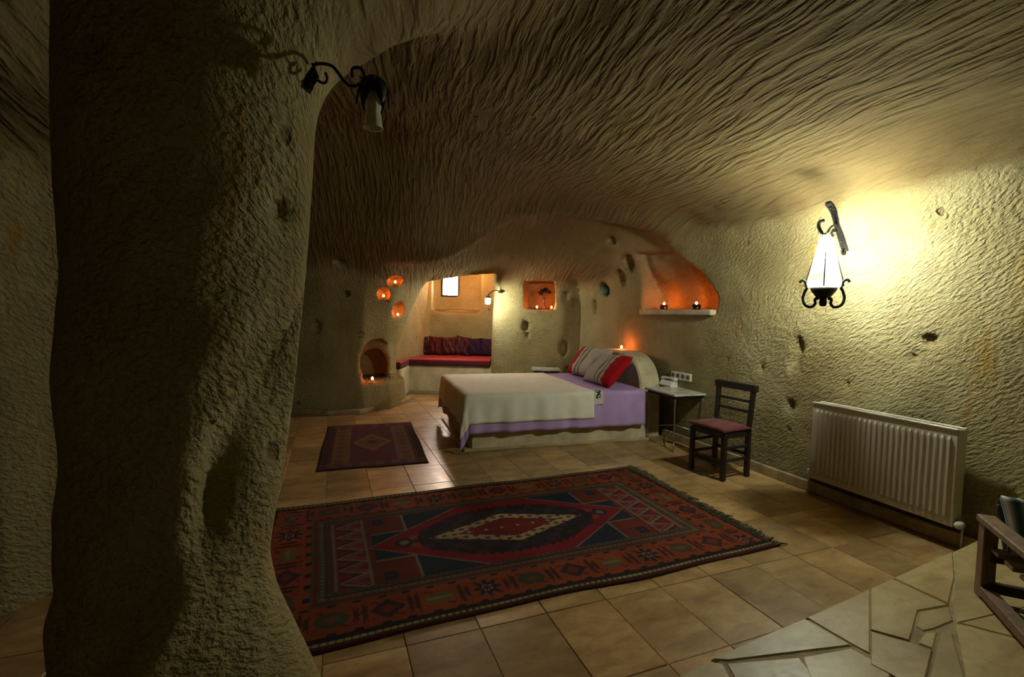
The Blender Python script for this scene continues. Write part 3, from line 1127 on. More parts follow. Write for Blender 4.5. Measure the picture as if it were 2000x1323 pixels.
def rug_colours(U, Vv):
    x, y = U * RL, Vv * RW
    xm, ym = np.minimum(x, RL - x), np.minimum(y, RW - y)
    c = np.tile(np.array(RUST), (len(x), 1))

    def put(m, col):
        c[m] = col
    # ---- outer bands
    put(ym < 0.075, BROWN)
    put((ym > 0.025) & (ym < 0.042) & ((x * 95).astype(int) % 3 != 0), CREAM)
    put((ym > 0.025) & (ym < 0.042) & ((x * 95).astype(int) % 3 == 0), OLIVE)
    put((ym <= 0.025), (0.06, 0.016, 0.010))
    put((ym > 0.042) & (ym < 0.075), DARK)
    put(xm < 0.02, OLIVE)
    # ---- main border with flowers
    bd = (ym >= 0.075) & (xm >= 0.02) & ((ym < 0.29) | (xm < 0.27))
    put(bd, ORANGE)
    side = (ym - 0.182 < 0.108) & (ym < 0.29) & (xm > 0.16)
    per = 0.245
    for along, across, half, msk in ((x, ym, 0.182, side & bd), (y, xm, 0.145, bd & ~side)):
        k = np.floor(along / per).astype(int)
        la = (along - (k + 0.5) * per)
        lc = across - half
        r = np.hypot(la, lc)
        th = np.arctan2(lc, la)
        # scrolling vine between blossoms
        vine = np.abs(lc - 0.06 * np.sin(along / per * 2 * PI)) < 0.010
        put(msk & vine, RED_)
        put(msk & (np.abs(lc) > 0.090) & (((along * 26).astype(int)) % 3 == 0), DARK)
        put(msk & (np.abs(np.abs(la) - 0.105) < 0.012) & (np.abs(lc) < 0.075 * (0.4 + 0.6 * np.abs(np.sin(along * 60)))), BROWN)
        kk = k % 4
        petal = 0.060 + 0.018 * np.cos(8 * th)
        m = msk & (kk == 0) & (r < petal)
        put(m, NAVY); put(m & (r < 0.030) & (np.cos(8 * th) > 0), CREAM); put(m & (r < 0.018), RED_)
        oval = np.hypot(la / 0.075, lc / 0.052)
        m = msk & (kk == 1) & (oval < 1)
        put(m, GREEN); put(m & (oval < 0.62), OLIVE); put(m & (oval < 0.3), ORANGE)
        m = msk & (kk == 2) & (np.abs(la) / 0.085 + np.abs(lc) / 0.075 < 1)
        put(m, PURPLE); put(m & (np.abs(la) / 0.085 + np.abs(lc) / 0.075 < 0.5), RUST)
        m = msk & (kk == 3) & (np.abs(la) < 0.06) & (np.abs(lc) < 0.040)
        put(m, (0.10, 0.085, 0.03)); put(m & (np.abs(lc) < 0.012), (0.16, 0.13, 0.05))
        # little corner leaves
        leaf = np.hypot((np.abs(la) - 0.082) / 0.022, (np.abs(lc) - 0.055) / 0.014)
        put(msk & (leaf < 1), (0.20, 0.016, 0.012))
        put(msk & (leaf < 0.5), (0.30, 0.09, 0.02))
    put((xm > 0.02) & (xm < 0.045) & (ym > 0.05), DARK)
    # ---- guard stripes
    inn = (ym >= 0.29) & (xm >= 0.27)
    gd = np.minimum(ym - 0.29, xm - 0.27)
    put(inn & (gd < 0.10), OLIVE)
    put(inn & (gd > 0.016) & (gd < 0.030), RED_)
    put(inn & (gd > 0.046) & (gd < 0.058) & (((x + y) * 60).astype(int) % 2 == 0), GREY)
    put(inn & (gd > 0.066) & (gd < 0.080), BROWN)
    put(inn & (gd > 0.088) & (gd < 0.10) & (((x - y) * 60).astype(int) % 2 == 0), BLUE)
    # ---- end panels with pale zigzags
    f = inn & (gd >= 0.10)
    put(f, RUST)
    en = f & (xm < 0.57)
    put(en, (0.16, 0.012, 0.012))
    put(f & (xm > 0.375) & (xm < 0.395), GREY)
    put(f & (xm > 0.555) & (xm < 0.570), GREY)
    zz = np.abs(((y / 0.13) % 1) - 0.5) * 2
    q = (xm - 0.405) / 0.145
    put(en & (xm > 0.40) & (np.abs(zz - q) < 0.13), GREY)
    put(en & (xm > 0.40) & (np.abs(zz - q - 0.36) < 0.10), NAVY)
    put(en & (xm > 0.40) & (np.abs(zz - q + 0.42) < 0.06), GREY)
    # ---- field: stepped navy spandrels, red lozenge, serrated dark lozenge, cream lattice, red heart
    fx, fy = np.abs(x - RL / 2), np.abs(y - RW / 2)
    fld = f & (xm >= 0.57)
    put(fld, (0.125, 0.022, 0.012))
    put(fld & (np.abs(fx - 0.80) < 0.035) & (np.abs(fy - 0.33) < 0.04), NAVY)
    put(fld & (np.abs(fx - 0.80) < 0.015) & (np.abs(fy - 0.33) < 0.018), BLUE)
    hexa = fx / 0.90 + fy / 0.62
    navy = fld & (fx < 0.86) & (fy < 0.40) & ((fx < 0.64) | (fy < 0.16))
    put(navy & (hexa > 0.62), (0.010, 0.020, 0.034))
    edge = fld & (((np.abs(fx - 0.64) < 0.009) & (fy >= 0.155)) | ((np.abs(fy - 0.16) < 0.009) & (fx > 0.63) & (fx < 0.86)))
    put(edge, GREY)
    red = fld & (fx / 0.875 + fy / 0.56 < 1)
    put(fld & (fx / 0.89 + fy / 0.575 < 1) & ~red, GREY)
    put(red, (0.185, 0.006, 0.014))
    # blossoms at the lozenge tips
    for ox, oy, rr, cc in ((0.68, 0.0, 0.055, NAVY), (0.68, 0.0, 0.028, GREY), (0.61, 0.045, 0.035, ORANGE), (0.61, 0.0, 0.03, PURPLE)):
        put(red & (np.hypot(fx - ox, fy - oy) < rr), cc)
    ser = 0.035 * (np.abs(((fx / 0.055) % 1) - 0.5) * 2)
    big = fx / 0.52 + fy / 0.36
    dk = red & (np.hypot(fx / 0.60, fy / (0.30 + ser)) < 1) & (fx / 0.60 + fy / 0.36 < 1.28)
    put(dk, DARK)
    put(dk & (((x * 18).astype(int) + (y * 18).astype(int)) % 3 == 0), NAVY)
    put(dk & (((x * 18).astype(int) - (y * 18).astype(int)) % 4 == 0), PURPLE)
    ell = fx / 0.53 + fy / 0.20
    lat = dk & (ell < 1.0)
    put(lat, CREAM)
    hole = np.hypot((((x - RL / 2) / 0.062 + 0.5) % 1) - 0.5, (((y - RW / 2) / 0.052 + 0.5) % 1) - 0.5)
    put(lat & (hole < 0.30), OLIVE)
    put(lat & (hole < 0.17), RED_)
    core = dk & (ell < 0.68)
    put(core, (0.150, 0.010, 0.012))
    put(core & (np.hypot(((fx / 0.11) % 1 - 0.5) * 0.11, fy) < 0.022), OLIVE)
    put(core & (np.hypot(((fx / 0.11) % 1 - 0.5) * 0.11, fy) < 0.010), CREAM)
    # hand-knotted irregularity: abrash in the dye lots
    ab_ = 1 + 0.16 * np.sin(x * 5.1 + 0.7) * np.sin(x * 13.0) + 0.08 * np.sin(y * 37 + x * 3)
    return np.clip(c * ab_[:, None] * RUG_GAIN, 0, 1)


RUG_GAIN = 1.0


def make_rug(name, o, ux, vy, lu, lv, th, nu, nv, colours, seed, wav=0.004, mat=M_RUG):
    """flat pile with a body of its own thickness and a slightly wavy outline"""
    rng = random.Random(seed)
    ph = [rng.uniform(0, 6) for _ in range(8)]
    def fn(u, v):
        x, y = u * lu, v * lv
        dx = wav * 2.2 * math.sin(v * 9 + ph[0]) * (1 if u > .5 else -1) * abs(2 * u - 1) ** 3
        dy = wav * 2.5 * math.sin(u * 11 + ph[1]) * abs(2 * v - 1) ** 3 + wav * 1.4 * math.sin(u * 23 + ph[2]) * abs(2 * v - 1) ** 6
        e = min(u * lu, (1 - u) * lu, v * lv, (1 - v) * lv)
        z = th * min(1.0, 0.35 + e / 0.012) + wav * 0.35 * (1 + math.sin(x * 4 + ph[3]) * math.sin(y * 5 + ph[4]))
        return (x + dx, y + dy, z)
    me = grid_mesh(name, fn, nu, nv, mat, col=colours)
    bm = bmesh.new(); bm.from_mesh(me)
    be = [e for e in bm.edges if e.is_boundary]
    r = bmesh.ops.extrude_edge_only(bm, edges=be)
    for g in r['geom']:
        if isinstance(g, bmesh.types.BMVert):
            g.co.z = 0.0005
    bm.to_mesh(me); bm.free()
    R = Matrix((ux.normalized(), vy.normalized(), Vector((0, 0, 1)))).transposed().to_4x4()
    ob = link(name, me)
    ob.matrix_world = Matrix.Translation(o) @ R
    return ob


r_ang = TH + math.radians(0.6)
rux, rvy = Vector((math.cos(r_ang), math.sin(r_ang), 0)), Vector((-math.sin(r_ang), math.cos(r_ang), 0))
r_near_right = on_level(1520, 1067, 0.01)
big_rug = make_rug('oriental_rug', r_near_right - rux * RL, rux, rvy, RL, RW, 0.010, 366, 198, rug_colours, 3)
big_rug.location.z = 0.001
tag(big_rug, 'large red and navy oriental rug with diamond medallion in the middle of the tiled floor', 'rug')
mb = MB()
for i in range(150):
    v = (i + random.random()) / 150 * RW
    ln = random.uniform(0.05, 0.10) * (1.35 if 0.80 * RW < v < 0.97 * RW else 1.0)
    a = random.gauss(0, 0.35)
    p0 = Vector((RL - 0.006, v, 0.009))
    p1 = p0 + Vector((ln * .5 * math.cos(a), ln * .5 * math.sin(a), random.uniform(0.0, 0.008)))
    a += random.gauss(0, 0.5)
    p2 = p1 + Vector((ln * .5 * math.cos(a), ln * .5 * math.sin(a), 0)); p2.z = 0.004
    mb.tube([p0, p1, p2], [0.004, 0.0055, 0.003], 5)
fr = mb.build('fringe', M_FRINGE, big_rug)
fr['kind'] = 'stuff'

SL, SW = 1.0, 1.62


def small_rug_colours(U, Vv):
    x, y = U * SL, Vv * SW
    xm, ym = np.minimum(x, SL - x), np.minimum(y, SW - y)
    c = np.tile(np.array((0.10, 0.012, 0.010)), (len(x), 1))

    def put(m, col):
        c[m] = col
    put(xm < 0.11, (0.030, 0.008, 0.014))
    put((xm > 0.075) & (xm < 0.10), (0.08, 0.008, 0.014))
    b = (xm >= 0.11) & (xm < 0.245)
    put(b, (0.16, 0.065, 0.014))
    la = (y % 0.15) - 0.075
    lc = xm - 0.178
    put(b & (np.abs(la) + np.abs(lc) < 0.055), (0.07, 0.045, 0.012))
    put(b & (np.abs(la) + np.abs(lc) < 0.028), (0.16, 0.02, 0.012))
    put((xm >= 0.245) & (xm < 0.265), (0.15, 0.07, 0.04))
    e = (ym < 0.16) & (xm >= 0.02)
    put(e, (0.12, 0.05, 0.018))
    put(e & (((x * 14).astype(int)) % 2 == 0), (0.09, 0.018, 0.012))
    put(ym < 0.05, (0.05, 0.012, 0.010))
    fx, fy = np.abs(x - SL / 2), np.abs(y - SW / 2)
    f = (xm >= 0.265) & (ym >= 0.16)
    put(f, (0.105, 0.006, 0.010))
    put(f & (fx / 0.235 + (0.65 - fy) / 0.30 > 1.45) & (fy > 0.3), (0.04, 0.05, 0.045))
    put(f & (np.abs(fx - 0.16) < 0.05) & (np.abs(fy - 0.38) < 0.07), (0.06, 0.02, 0.05))
    put(f & (fx / 0.20 + fy / 0.34 < 1), (0.19, 0.075, 0.02))
    put(f & (fx / 0.15 + fy / 0.25 < 1), (0.13, 0.045, 0.014))
    put(f & (fx / 0.06 + fy / 0.09 < 1), (0.05, 0.012, 0.010))
    return c * RUG_GAIN


s0, s1, s2, s3 = [on_level(px, py, 0.008) for px, py in [(622, 918), (845, 905), (798, 824), (637, 834)]]
su = (s1 - s0) + (s2 - s3); su.z = 0; su.normalize()
sv = Vector((-su.y, su.x, 0))
sc_ = (s0 + s1 + s2 + s3) / 4
SL, SW = ((s1 - s0).length + (s2 - s3).length) / 2, ((s3 - s0).length + (s2 - s1).length) / 2
so = sc_ - su * SL / 2 - sv * SW / 2; so.z = 0.001
small_rug = make_rug('kilim_rug', so, su, sv, SL, SW, 0.008, 96, 150, small_rug_colours, 5, 0.002)
tag(small_rug, 'small dark red patterned rug lying left of the foot of the bed', 'rug')

# ================================================================ BED
BY = math.radians(17.0)
BU, BV = Vector((math.cos(BY), math.sin(BY), 0)), Vector((-math.sin(BY), math.cos(BY), 0))
B0 = on_level(913, 882, 0.0)
BLEN, BWID, BTOP = 2.02, 1.46, 0.575
bed = empty('bed', B0, BY)
tag(bed, 'double bed on a stone plinth with an arched stone headboard against the back corner', 'bed')
MB().box((BLEN / 2 + .04, BWID / 2, 0.16), (BLEN / 2, BWID / 2 - 0.01, 0.16), 0.01).build('plinth', M_PLASTER, bed)
MB().box((BLEN / 2 + .02, BWID / 2, 0.012), (BLEN / 2 + .06, BWID / 2 + .03, 0.012), 0.004).build('plinth_kerb', M_SKIRT, bed)
mb = MB().box((BLEN / 2, BWID / 2, 0.44), (BLEN / 2, BWID / 2, 0.115), 0.05)
mb.build('mattress', M_COVER, bed)
# headboard: arched slab of dressed stone
prof = []
hw, hz0, hh = (BWID - 0.06) / 2, 0.36, 0.60
for i in range(29):
    t = PI * i / 28
    cx_, sx_ = math.cos(t), math.sin(t)
    prof.append((hw * math.copysign(abs(cx_) ** 0.62, cx_), hz0 + hh * abs(sx_) ** 0.72))
prof = [(hw, 0.0)] + prof + [(-hw, 0.0)]
vs, fs = [], []
npf = len(prof)
for dx, ins in ((0.0, 0.018), (0.018, 0.0), (0.25, 0.0), (0.27, 0.02)):
    for y, z in prof:
        vs.append((BLEN + 0.03 + dx, BWID / 2 + 0.09 + y * (1 - ins / hw), z * (1 - ins / 0.96)))
for r in range(3):
    for k in range(npf - 1):
        fs.append((r * npf + k, r * npf + k + 1, (r + 1) * npf + k + 1, (r + 1) * npf + k))
fs.append(tuple(range(npf)))
fs.append(tuple(3 * npf + k for k in range(npf - 1, -1, -1)))
MB().add(vs, fs).build('headboard', M_PLASTER, bed)


def drape(s, t, top, foot, side, off, wave, far=True):
    """s along the bed from its foot (negative hangs over the end), t across (negative hangs over the near side)"""
    os_, ot = max(0, -s), max(0, -t)
    of = max(0, t - BWID)
    x, y, z = max(s, 0) , min(max(t, 0), BWID), top
    if os_ == 0 and ot == 0 and of == 0:
        return (x, y, z + 0.004 * math.sin(x * 7 + 1) * math.sin(y * 6))
    oy = ot if ot > 0 else of
    sgn = -1 if ot > 0 else 1
    lng = math.hypot(os_, oy)
    a = math.atan2(oy, os_)
    # rounded fall over the edge, then straight down with soft folds
    rad = 0.035
    def fall(l):
        if l < rad * PI / 2:
            q = l / rad
            return rad * math.sin(q), rad * (1 - math.cos(q))
        return rad + (l - rad * PI / 2) * 0.06, rad + (l - rad * PI / 2)
    drop = max(os_, oy) + 0.42 * min(os_, oy)
    out, dn = fall(drop)
    out += off
    cor = min(os_, oy) / (max(os_, oy) + 1e-6)
    out2 = out + 0.05 * cor * min(1, drop * 4)
    fold = wave * min(1, drop / 0.25) * (math.sin(s * 15 + 1.0) * .6 + math.sin(s * 33) * .4 if oy > os_ else math.sin(t * 13) * .6 + math.sin(t * 29 + 2) * .4)
    nx = -math.cos(a) * (out2 + fold)
    ny = sgn * math.sin(a) * (out2 + fold)
    return (x + nx, y + ny, top - dn)


def drape_sheet(name, s0, s1, t0, t1, top, off, wave, mat, nu, nv, col=None, skew=0.0):
    fn = lambda u, v: drape(s0 + (s1 - s0) * u + skew * (1 - v), t0 + (t1 - t0) * v, top, 0, 0, off, wave)
    me = grid_mesh(name, fn, nu, nv, mat, col=col)
    ob = link(name, me)
    ob.location = B0
    ob.rotation_euler = (0, 0, BY)
    so_ = ob.modifiers.new('thickness', 'SOLIDIFY')
    so_.thickness = 0.005
    so_.offset = 1.0
    return ob


sheet = drape_sheet('bed_sheet', -0.42, BLEN - 0.02, -0.40, BWID + 0.05, BTOP - 0.004, 0.006, 0.020, M_SHEET, 76, 72)
tag(sheet, 'lilac bed sheet showing below and beyond the cream bedspread', 'sheet')
cover = drape_sheet('bedspread', -0.33, 1.36, -0.31, BWID + 0.03, BTOP + 0.006, 0.016, 0.016, M_COVER, 64, 72)
tag(cover, 'cream bedspread draped over the foot and long side of the bed', 'bedspread')


def panel_col(U, V_):
    c = np.tile(np.array((0.80, 0.78, 0.70)), (len(U), 1))
    x, y = U - 0.5, np.clip(V_ * 1.45 - 0.75, -0.7, 0.7)
    s = np.abs(x - 0.20 * np.sin(y * 7)) < 0.10
    c[s & (np.abs(y) < 0.36)] = (0.03, 0.035, 0.025)
    d = np.hypot(x + 0.12, y - 0.18)
    c[(d < 0.16) & (d > 0.07)] = (0.05, 0.06, 0.04)
    d = np.hypot(x - 0.10, y + 0.16)
    c[(d < 0.15) & (d > 0.06)] = (0.05, 0.06, 0.04)
    c[np.abs(x) > 0.47] = (0.45, 0.40, 0.36)
    return c


fnp = lambda u, v: drape(1.36 + 0.12 * u, -0.165 + 0.23 * v, BTOP + 0.006, 0, 0, 0.014, 0.004)
me = grid_mesh('embroidered_panel', fnp, 16, 60, M_PRINT, col=panel_col)
o = link('embroidered_panel', me, cover)
o['label'] = 'white strip embroidered with dark motifs'
so_ = o.modifiers.new('thickness', 'SOLIDIFY'); so_.thickness = 0.004; so_.offset = 1.0


def pillow_mesh(name, w, h, t, mat, col, nu=40, nv=26, sag=0.0, p=4):
    bm_v, cols, fs = [], [], []
    for side in (1, -1):
        o_ = len(bm_v)
        for j in range(nv + 1):
            for i in range(nu + 1):
                u, v = 2 * i / nu - 1, 2 * j / nv - 1
                # corners pulled out, sides drawn in
                k = 1 - 0.07 * (1 - u * u) * abs(v) ** 3 - 0.0
                k2 = 1 - 0.06 * (1 - v * v) * abs(u) ** 3
                th = t * (max(0, 1 - u ** p) ** 0.55) * (max(0, 1 - v ** p) ** 0.55)
                cr = 0.008 * math.sin(u * 9 + v * 4) * (1 - u * u) * (1 - v * v)
                bm_v.append((u * w / 2 * k2, v * h / 2 * k, side * (th / 2 + cr) + sag * (1 - u * u)))
                cols.append((u, v))
        for j in range(nv):
            for i in range(nu):
                a = o_ + j * (nu + 1) + i
                q = (a, a + 1, a + nu + 2, a + nu + 1)
                fs.append(q if side > 0 else q[::-1])
    me = bpy.data.meshes.new(name)
    me.from_pydata(bm_v, [], fs)
    me.polygons.foreach_set('use_smooth', [True] * len(fs))
    me.materials.append(mat)
    c = np.array([col(u, v) for u, v in cols])
    at = me.color_attributes.new('yarn', 'FLOAT_COLOR', 'POINT')
    buf = np.ones((len(bm_v), 4), np.float32); buf[:, :3] = c
    at.data.foreach_set('color', buf.ravel())
    bm = bmesh.new(); bm.from_mesh(me)
    bmesh.ops.remove_doubles(bm, verts=bm.verts, dist=0.0006)
    bm.to_mesh(me); bm.free()
    return me


WH, RD = (0.72, 0.66, 0.58), (0.55, 0.008, 0.014)


def bed_pillow_col(flip):
    def f(u, v):
        s = u * flip
        if s > 0.50 + 0.02 * math.sin(v * 14):
            return RD
        if s > 0.40:
            return (0.66, 0.55, 0.50)
        for c0 in (0.28, 0.02):
            d = abs(s - c0 - 0.012 * math.sin(v * 30))
            if d < 0.045:
                return (0.10, 0.08, 0.06) if (math.sin(v * 42) + math.sin(s * 90)) > -0.3 else (0.45, 0.38, 0.30)
        if 0.10 < s < 0.12 or 0.20 < s < 0.21:
            return (0.45, 0.33, 0.28)
        return WH
    return f


def place_pillow(ob, x, y, z, lean, yaw, roll):
    """pillow whose long side lies across the bed, leaning towards the headboard"""
    # local: u across -> bed v axis, v (height) -> up/lean, thickness -> facing the foot
    M = Matrix.Translation(B0) @ Matrix.Rotation(BY, 4, 'Z') @ Matrix.Translation((x, y, z)) @ Matrix.Rotation(yaw, 4, 'Z') \
        @ Matrix.Rotation(-lean, 4, 'Y') @ Matrix.Rotation(PI / 2, 4, 'Z') @ Matrix.Rotation(roll, 4, 'Z')
    ob.matrix_world = M


p1 = link('pillow', pillow_mesh('pillow', 0.70, 0.46, 0.17, M_PRINT, bed_pillow_col(1)))
place_pillow(p1, 1.84, 1.06, BTOP + 0.20, math.radians(52), math.radians(6), 0.0)
tag(p1, 'white pillow with embroidered bands and pink red end at the far side of the bed', 'pillow', 'bed pillows')
p2 = link('pillow', pillow_mesh('pillow', 0.70, 0.46, 0.16, M_PRINT, bed_pillow_col(-1)))
place_pillow(p2, 1.76, 0.42, BTOP + 0.18, math.radians(48), math.radians(-3), 0.04)
tag(p2, 'white banded pillow with bright red satin end beside the bedside table', 'pillow', 'bed pillows')

# ================================================================ SMALL TABLES
def scroll_foot(mb, top, out, r=0.008):
    """leg that comes down straight and curls at the floor"""
    d = Vector(out).normalized()
    x, y, z = top
    pts = [Vector((x, y, z)), Vector((x, y, z * 0.55)) + d * -0.02, Vector((x, y, 0.14)) + d * 0.0]
    c = Vector((x, y, 0.055)) + d * 0.045
    pts += arc_pts(c, 0.046, PI, 2 * PI + 1.2, 12, d, Vector((0, 0, 1)))
    mb.tube(spline(pts[:3] + pts[3:], 3), r, 7)


def small_table(label, corner, ux_ang, w, d, h, feet=True):
    t = empty('side_table', corner, ux_ang)
    tag(t, label, 'table')
    MB().box((w / 2, d / 2, h - 0.011), (w / 2, d / 2, 0.011), 0.005).build('tabletop', M_MARBLE, t)
    mb = MB()
    for a, b_ in (((0.03, 0.03), (w - .03, 0.03)), ((w - .03, 0.03), (w - .03, d - .03)), ((w - .03, d - .03), (0.03, d - .03)), ((0.03, d - .03), (0.03, 0.03))):
        mb.bar((*a, h - 0.036), (*b_, h - 0.036), 0.012, 0.028, 0.002)
    mb.build('apron_frame', M_IRON, t)
    for px_, py_ in ((0.04, 0.04), (w - .04, 0.04), (0.04, d - .04), (w - .04, d - .04)):
        mb = MB()
        scroll_foot(mb, (px_, py_, h - 0.03), (px_ - w / 2, py_ - d / 2, 0))
        mb.build('leg', M_CHROME, t)
    mb = MB()
    mb.tube([(0.04, 0.04, 0.16), (w / 2, d / 2, 0.20), (w - .04, d - .04, 0.16)], 0.006, 6)
    mb.tube([(w - .04, 0.04, 0.16), (w / 2, d / 2, 0.21), (0.04, d - .04, 0.16)], 0.006, 6)
    mb.build('stretcher', M_CHROME, t)
    return t


TZ = 0.595
tc_near = on_level(1318, 772, TZ)
tc_left = on_level(1251, 757, TZ)
tc_right = on_level(1385, 769, TZ)
tab_dir = (tc_right - tc_near); tab_dir.z = 0
TA = math.atan2(tab_dir.y, tab_dir.x)
TWd, TDp = min(tab_dir.length, 0.48), (tc_left - tc_near).length
small_table('grey marble side table on curled metal legs between bed and ladder back chair', (tc_near.x, tc_near.y, 0), TA, TWd, TDp, TZ)
TM = Matrix.Translation((tc_near.x, tc_near.y, TZ)) @ Matrix.Rotation(TA, 4, 'Z')
far_t = on_level(1040, 722, 0.58)
small_table('small table in the gap beyond the far side of the bed', (far_t.x, far_t.y, 0), BY - 0.3, 0.42, 0.36, 0.58)


def on_table(px, py):
    return on_level(px, py, TZ + 0.001)


# telephone: wedge body, handset lying across, keypad
ph = on_table(1313, 754)
tel = empty('telephone', ph, TA + 0.15)
tag(tel, 'white desk telephone on the marble side table', 'telephone')
vs = []
for (x, z) in ((-0.115, 0.0), (-0.125, 0.022), (-0.09, 0.066), (-0.02, 0.074), (0.055, 0.046), (0.115, 0.030), (0.12, 0.0)):
    vs.append((x, z))
nb = len(vs)
pv = [(x, y, z) for y, s in ((-0.085, 1), (0.085, 1)) for x, z in vs]
pf = [(k, k + 1, nb + k + 1, nb + k) for k in range(nb - 1)] + [(nb - 1, 0, nb, 2 * nb - 1), tuple(range(nb - 1, -1, -1)), tuple(nb + k for k in range(nb))]
MB().add(pv, pf).build('body', M_WHITE, tel)
mb = MB().box((0, 0, 0), (0.026, 0.105, 0.012), 0.010)
for s in (-1, 1):
    mb.box((0, s * 0.082, -0.012), (0.029, 0.028, 0.014), 0.010)
o = mb.build('handset', M_WHITE, tel); o.location = (-0.055, 0, 0.096)
mb = MB().box((0, 0, 0), (0.034, 0.042, 0.003), 0.001)
o = mb.build('keypad', M_GREYPLASTIC, tel); o.location = (0.035, 0.0, 0.054); o.rotation_euler = (0, math.radians(20), 0)

gl = on_table(1343, 757)
tum = MB().lathe([(0.024, 0.001), (0.026, 0.004), (0.032, 0.095), (0.0305, 0.095), (0.0245, 0.008)], n=20, caps=False).build('tumbler', M_GLASS)
tum.location = gl
tag(tum, 'clear drinking glass standing right of the telephone on the side table', 'glass')
lf = on_table(1284, 757)
mb = MB()
mb.add([(-.03, -.022, 0), (.03, -.022, 0), (.03, 0, .03), (-.03, 0, .03), (.03, .024, 0), (-.03, .024, 0)], [(0, 1, 2, 3), (3, 2, 4, 5)])
o = mb.build('folded_card', M_PAPER); o.location = lf; o.rotation_euler = (0, 0, TA + 1.1)
so_ = o.modifiers.new('thickness', 'SOLIDIFY'); so_.thickness = 0.0015
tag(o, 'small folded cream card standing at the bed end of the marble side table', 'card')

# wall sockets above the table
sk = trace(1332, 735)
skt = empty('wall_socket', sk + Vector(-AX) * 0.012, TH + PI / 2)
tag(skt, 'white bank of wall sockets low on the rock wall above the side table', 'socket')
MB().box((0, 0, 0), (0.16, 0.012, 0.042), 0.004).build('plate', M_WHITE, skt)
for i in range(4):
    mb = MB()
    ring = MB()
    x = -0.12 + 0.08 * i
    pts = arc_pts((x, 0.014, 0), 0.026, 0, 2 * PI, 16, (1, 0, 0), (0, 0, 1))
    mb.add([(x, 0.0135, 0)] + [tuple(p) for p in pts[:-1]], [(0, k + 1, (k + 1) % 16 + 1) for k in range(16)])
    mb.add([(x - .008, .0150, 0), (x, .0150, .008), (x + .008, .0150, 0), (x, .0150, -.008)], [(0, 1, 2, 3)])
    mb.build('socket_face', M_GREYPLASTIC, skt)
skt.rotation_euler = (0, 0, TH + PI / 2)

# ================================================================ LADDER-BACK CHAIR
ch = empty('chair', (0, 0, 0), 0)
tag(ch, 'small black ladder back chair with dark red seat pad against the rock wall', 'chair')
c_fl, c_fr, c_rr = on_level(1350, 916, 0), on_level(1411, 940, 0), on_level(1455, 931, 0)
cw = (c_fr - c_fl)
cd = (c_rr - c_fr)
wdir = cw.normalized()
ddir = Vector((-wdir.y, wdir.x, 0))
CWd, CDp = cw.length, max(0.30, cd.length)
Rm = Matrix((wdir, ddir, Vector((0, 0, 1)))).transposed()
ch.matrix_world = Matrix.Translation(c_fl) @ Rm.to_4x4()
SH, BH = 0.425, 0.815
lw = 0.040
legx = (0.0, CWd)
for i, x in enumerate(legx):
    MB().bar((x, 0, 0), (x, 0.0, SH - 0.02), lw, lw, 0.005).build('leg', M_BLACKWOOD, ch)
    mb = MB().bar((x, CDp, 0), (x, CDp, SH), lw, lw, 0.005)
    mb.bar((x, CDp, SH - 0.01), (x + (0.012 if i else -0.012), CDp + 0.03, BH), lw, lw * 0.85, 0.005)
    mb.build('rear_post', M_BLACKWOOD, ch)
for z, hh_, nm in ((BH - 0.03, 0.062, 'top_rail'), (0.665, 0.022, 'ladder_slat'), (0.575, 0.022, 'ladder_slat')):
    yo = CDp + 0.03 * (z - SH) / (BH - SH)
    ext = 0.045 if nm == 'top_rail' else 0.0
    MB().box((CWd / 2, yo, z), (CWd / 2 + ext, 0.014 if nm != 'top_rail' else 0.022, hh_ / 2), 0.005).build(nm, M_BLACKWOOD, ch)
mb = MB()
for (a, b_) in (((0, 0), (CWd, 0)), ((0, CDp), (CWd, CDp)), ((0, 0), (0, CDp)), ((CWd, 0), (CWd, CDp))):
    mb.bar((*a, SH - 0.035), (*b_, SH - 0.035), 0.024, 0.05, 0.003)
mb.build('seat_frame', M_BLACKWOOD, ch)
for (a, b_, z) in (((0, 0), (CWd, 0), 0.13), ((0, 0), (CWd, 0), 0.16), ((0, CDp), (CWd, CDp), 0.20), ((0, 0), (0, CDp), 0.28), ((0, 0), (0, CDp), 0.17), ((CWd, 0), (CWd, CDp), 0.28), ((CWd, 0), (CWd, CDp), 0.17)):
    MB().bar((*a, z), (*b_, z), 0.022, 0.024, 0.003).build('stretcher', M_BLACKWOOD, ch)
me = pillow_mesh('seat_pad', CWd + 0.07, CDp + 0.06, 0.055, M_REDPAD, lambda u, v: (1, 1, 1), 20, 18)
o = link('seat_pad', me, ch)
o.location = (CWd / 2, CDp / 2 - 0.012, SH + 0.012)

# ================================================================ RADIATOR
rl, rr_ = on_level(1578, 933, 0.147), on_level(1857, 1031, 0.147)
rd = rr_ - rl; rd.z = 0
RLn = rd.length
rx_ = rd.normalized()
rn = Vector((rx_.y, -rx_.x, 0))           # towards the room
if rn.dot(Vector((-1, 0, 0))) < 0:
    rn = -rn
rad_o = empty('radiator', (0, 0, 0))
tag(rad_o, 'white panel radiator with vertical ribs low on the rock wall', 'radiator')
rad_o.matrix_world = Matrix.Translation(Vector((rl.x, rl.y, 0))) @ Matrix((rx_, -rn, Vector((0, 0, 1)))).transposed().to_4x4()
Z0, Z1, DEP = 0.147, 0.748, 0.105
mb = MB().box((RLn / 2, 0.016, (Z0 + Z1) / 2), (RLn / 2, 0.006, (Z1 - Z0) / 2), 0.004)
rad_front = mb.build('front_panel', M_ENAMEL, rad_o)
MB().box((RLn / 2, DEP - 0.01, (Z0 + Z1) / 2), (RLn / 2 - .005, 0.008, (Z1 - Z0) / 2 - .01), 0.004).build('back_panel', M_ENAMEL, rad_o)
NR = 25
pit_ = (RLn - 0.05) / NR
rib = MB()
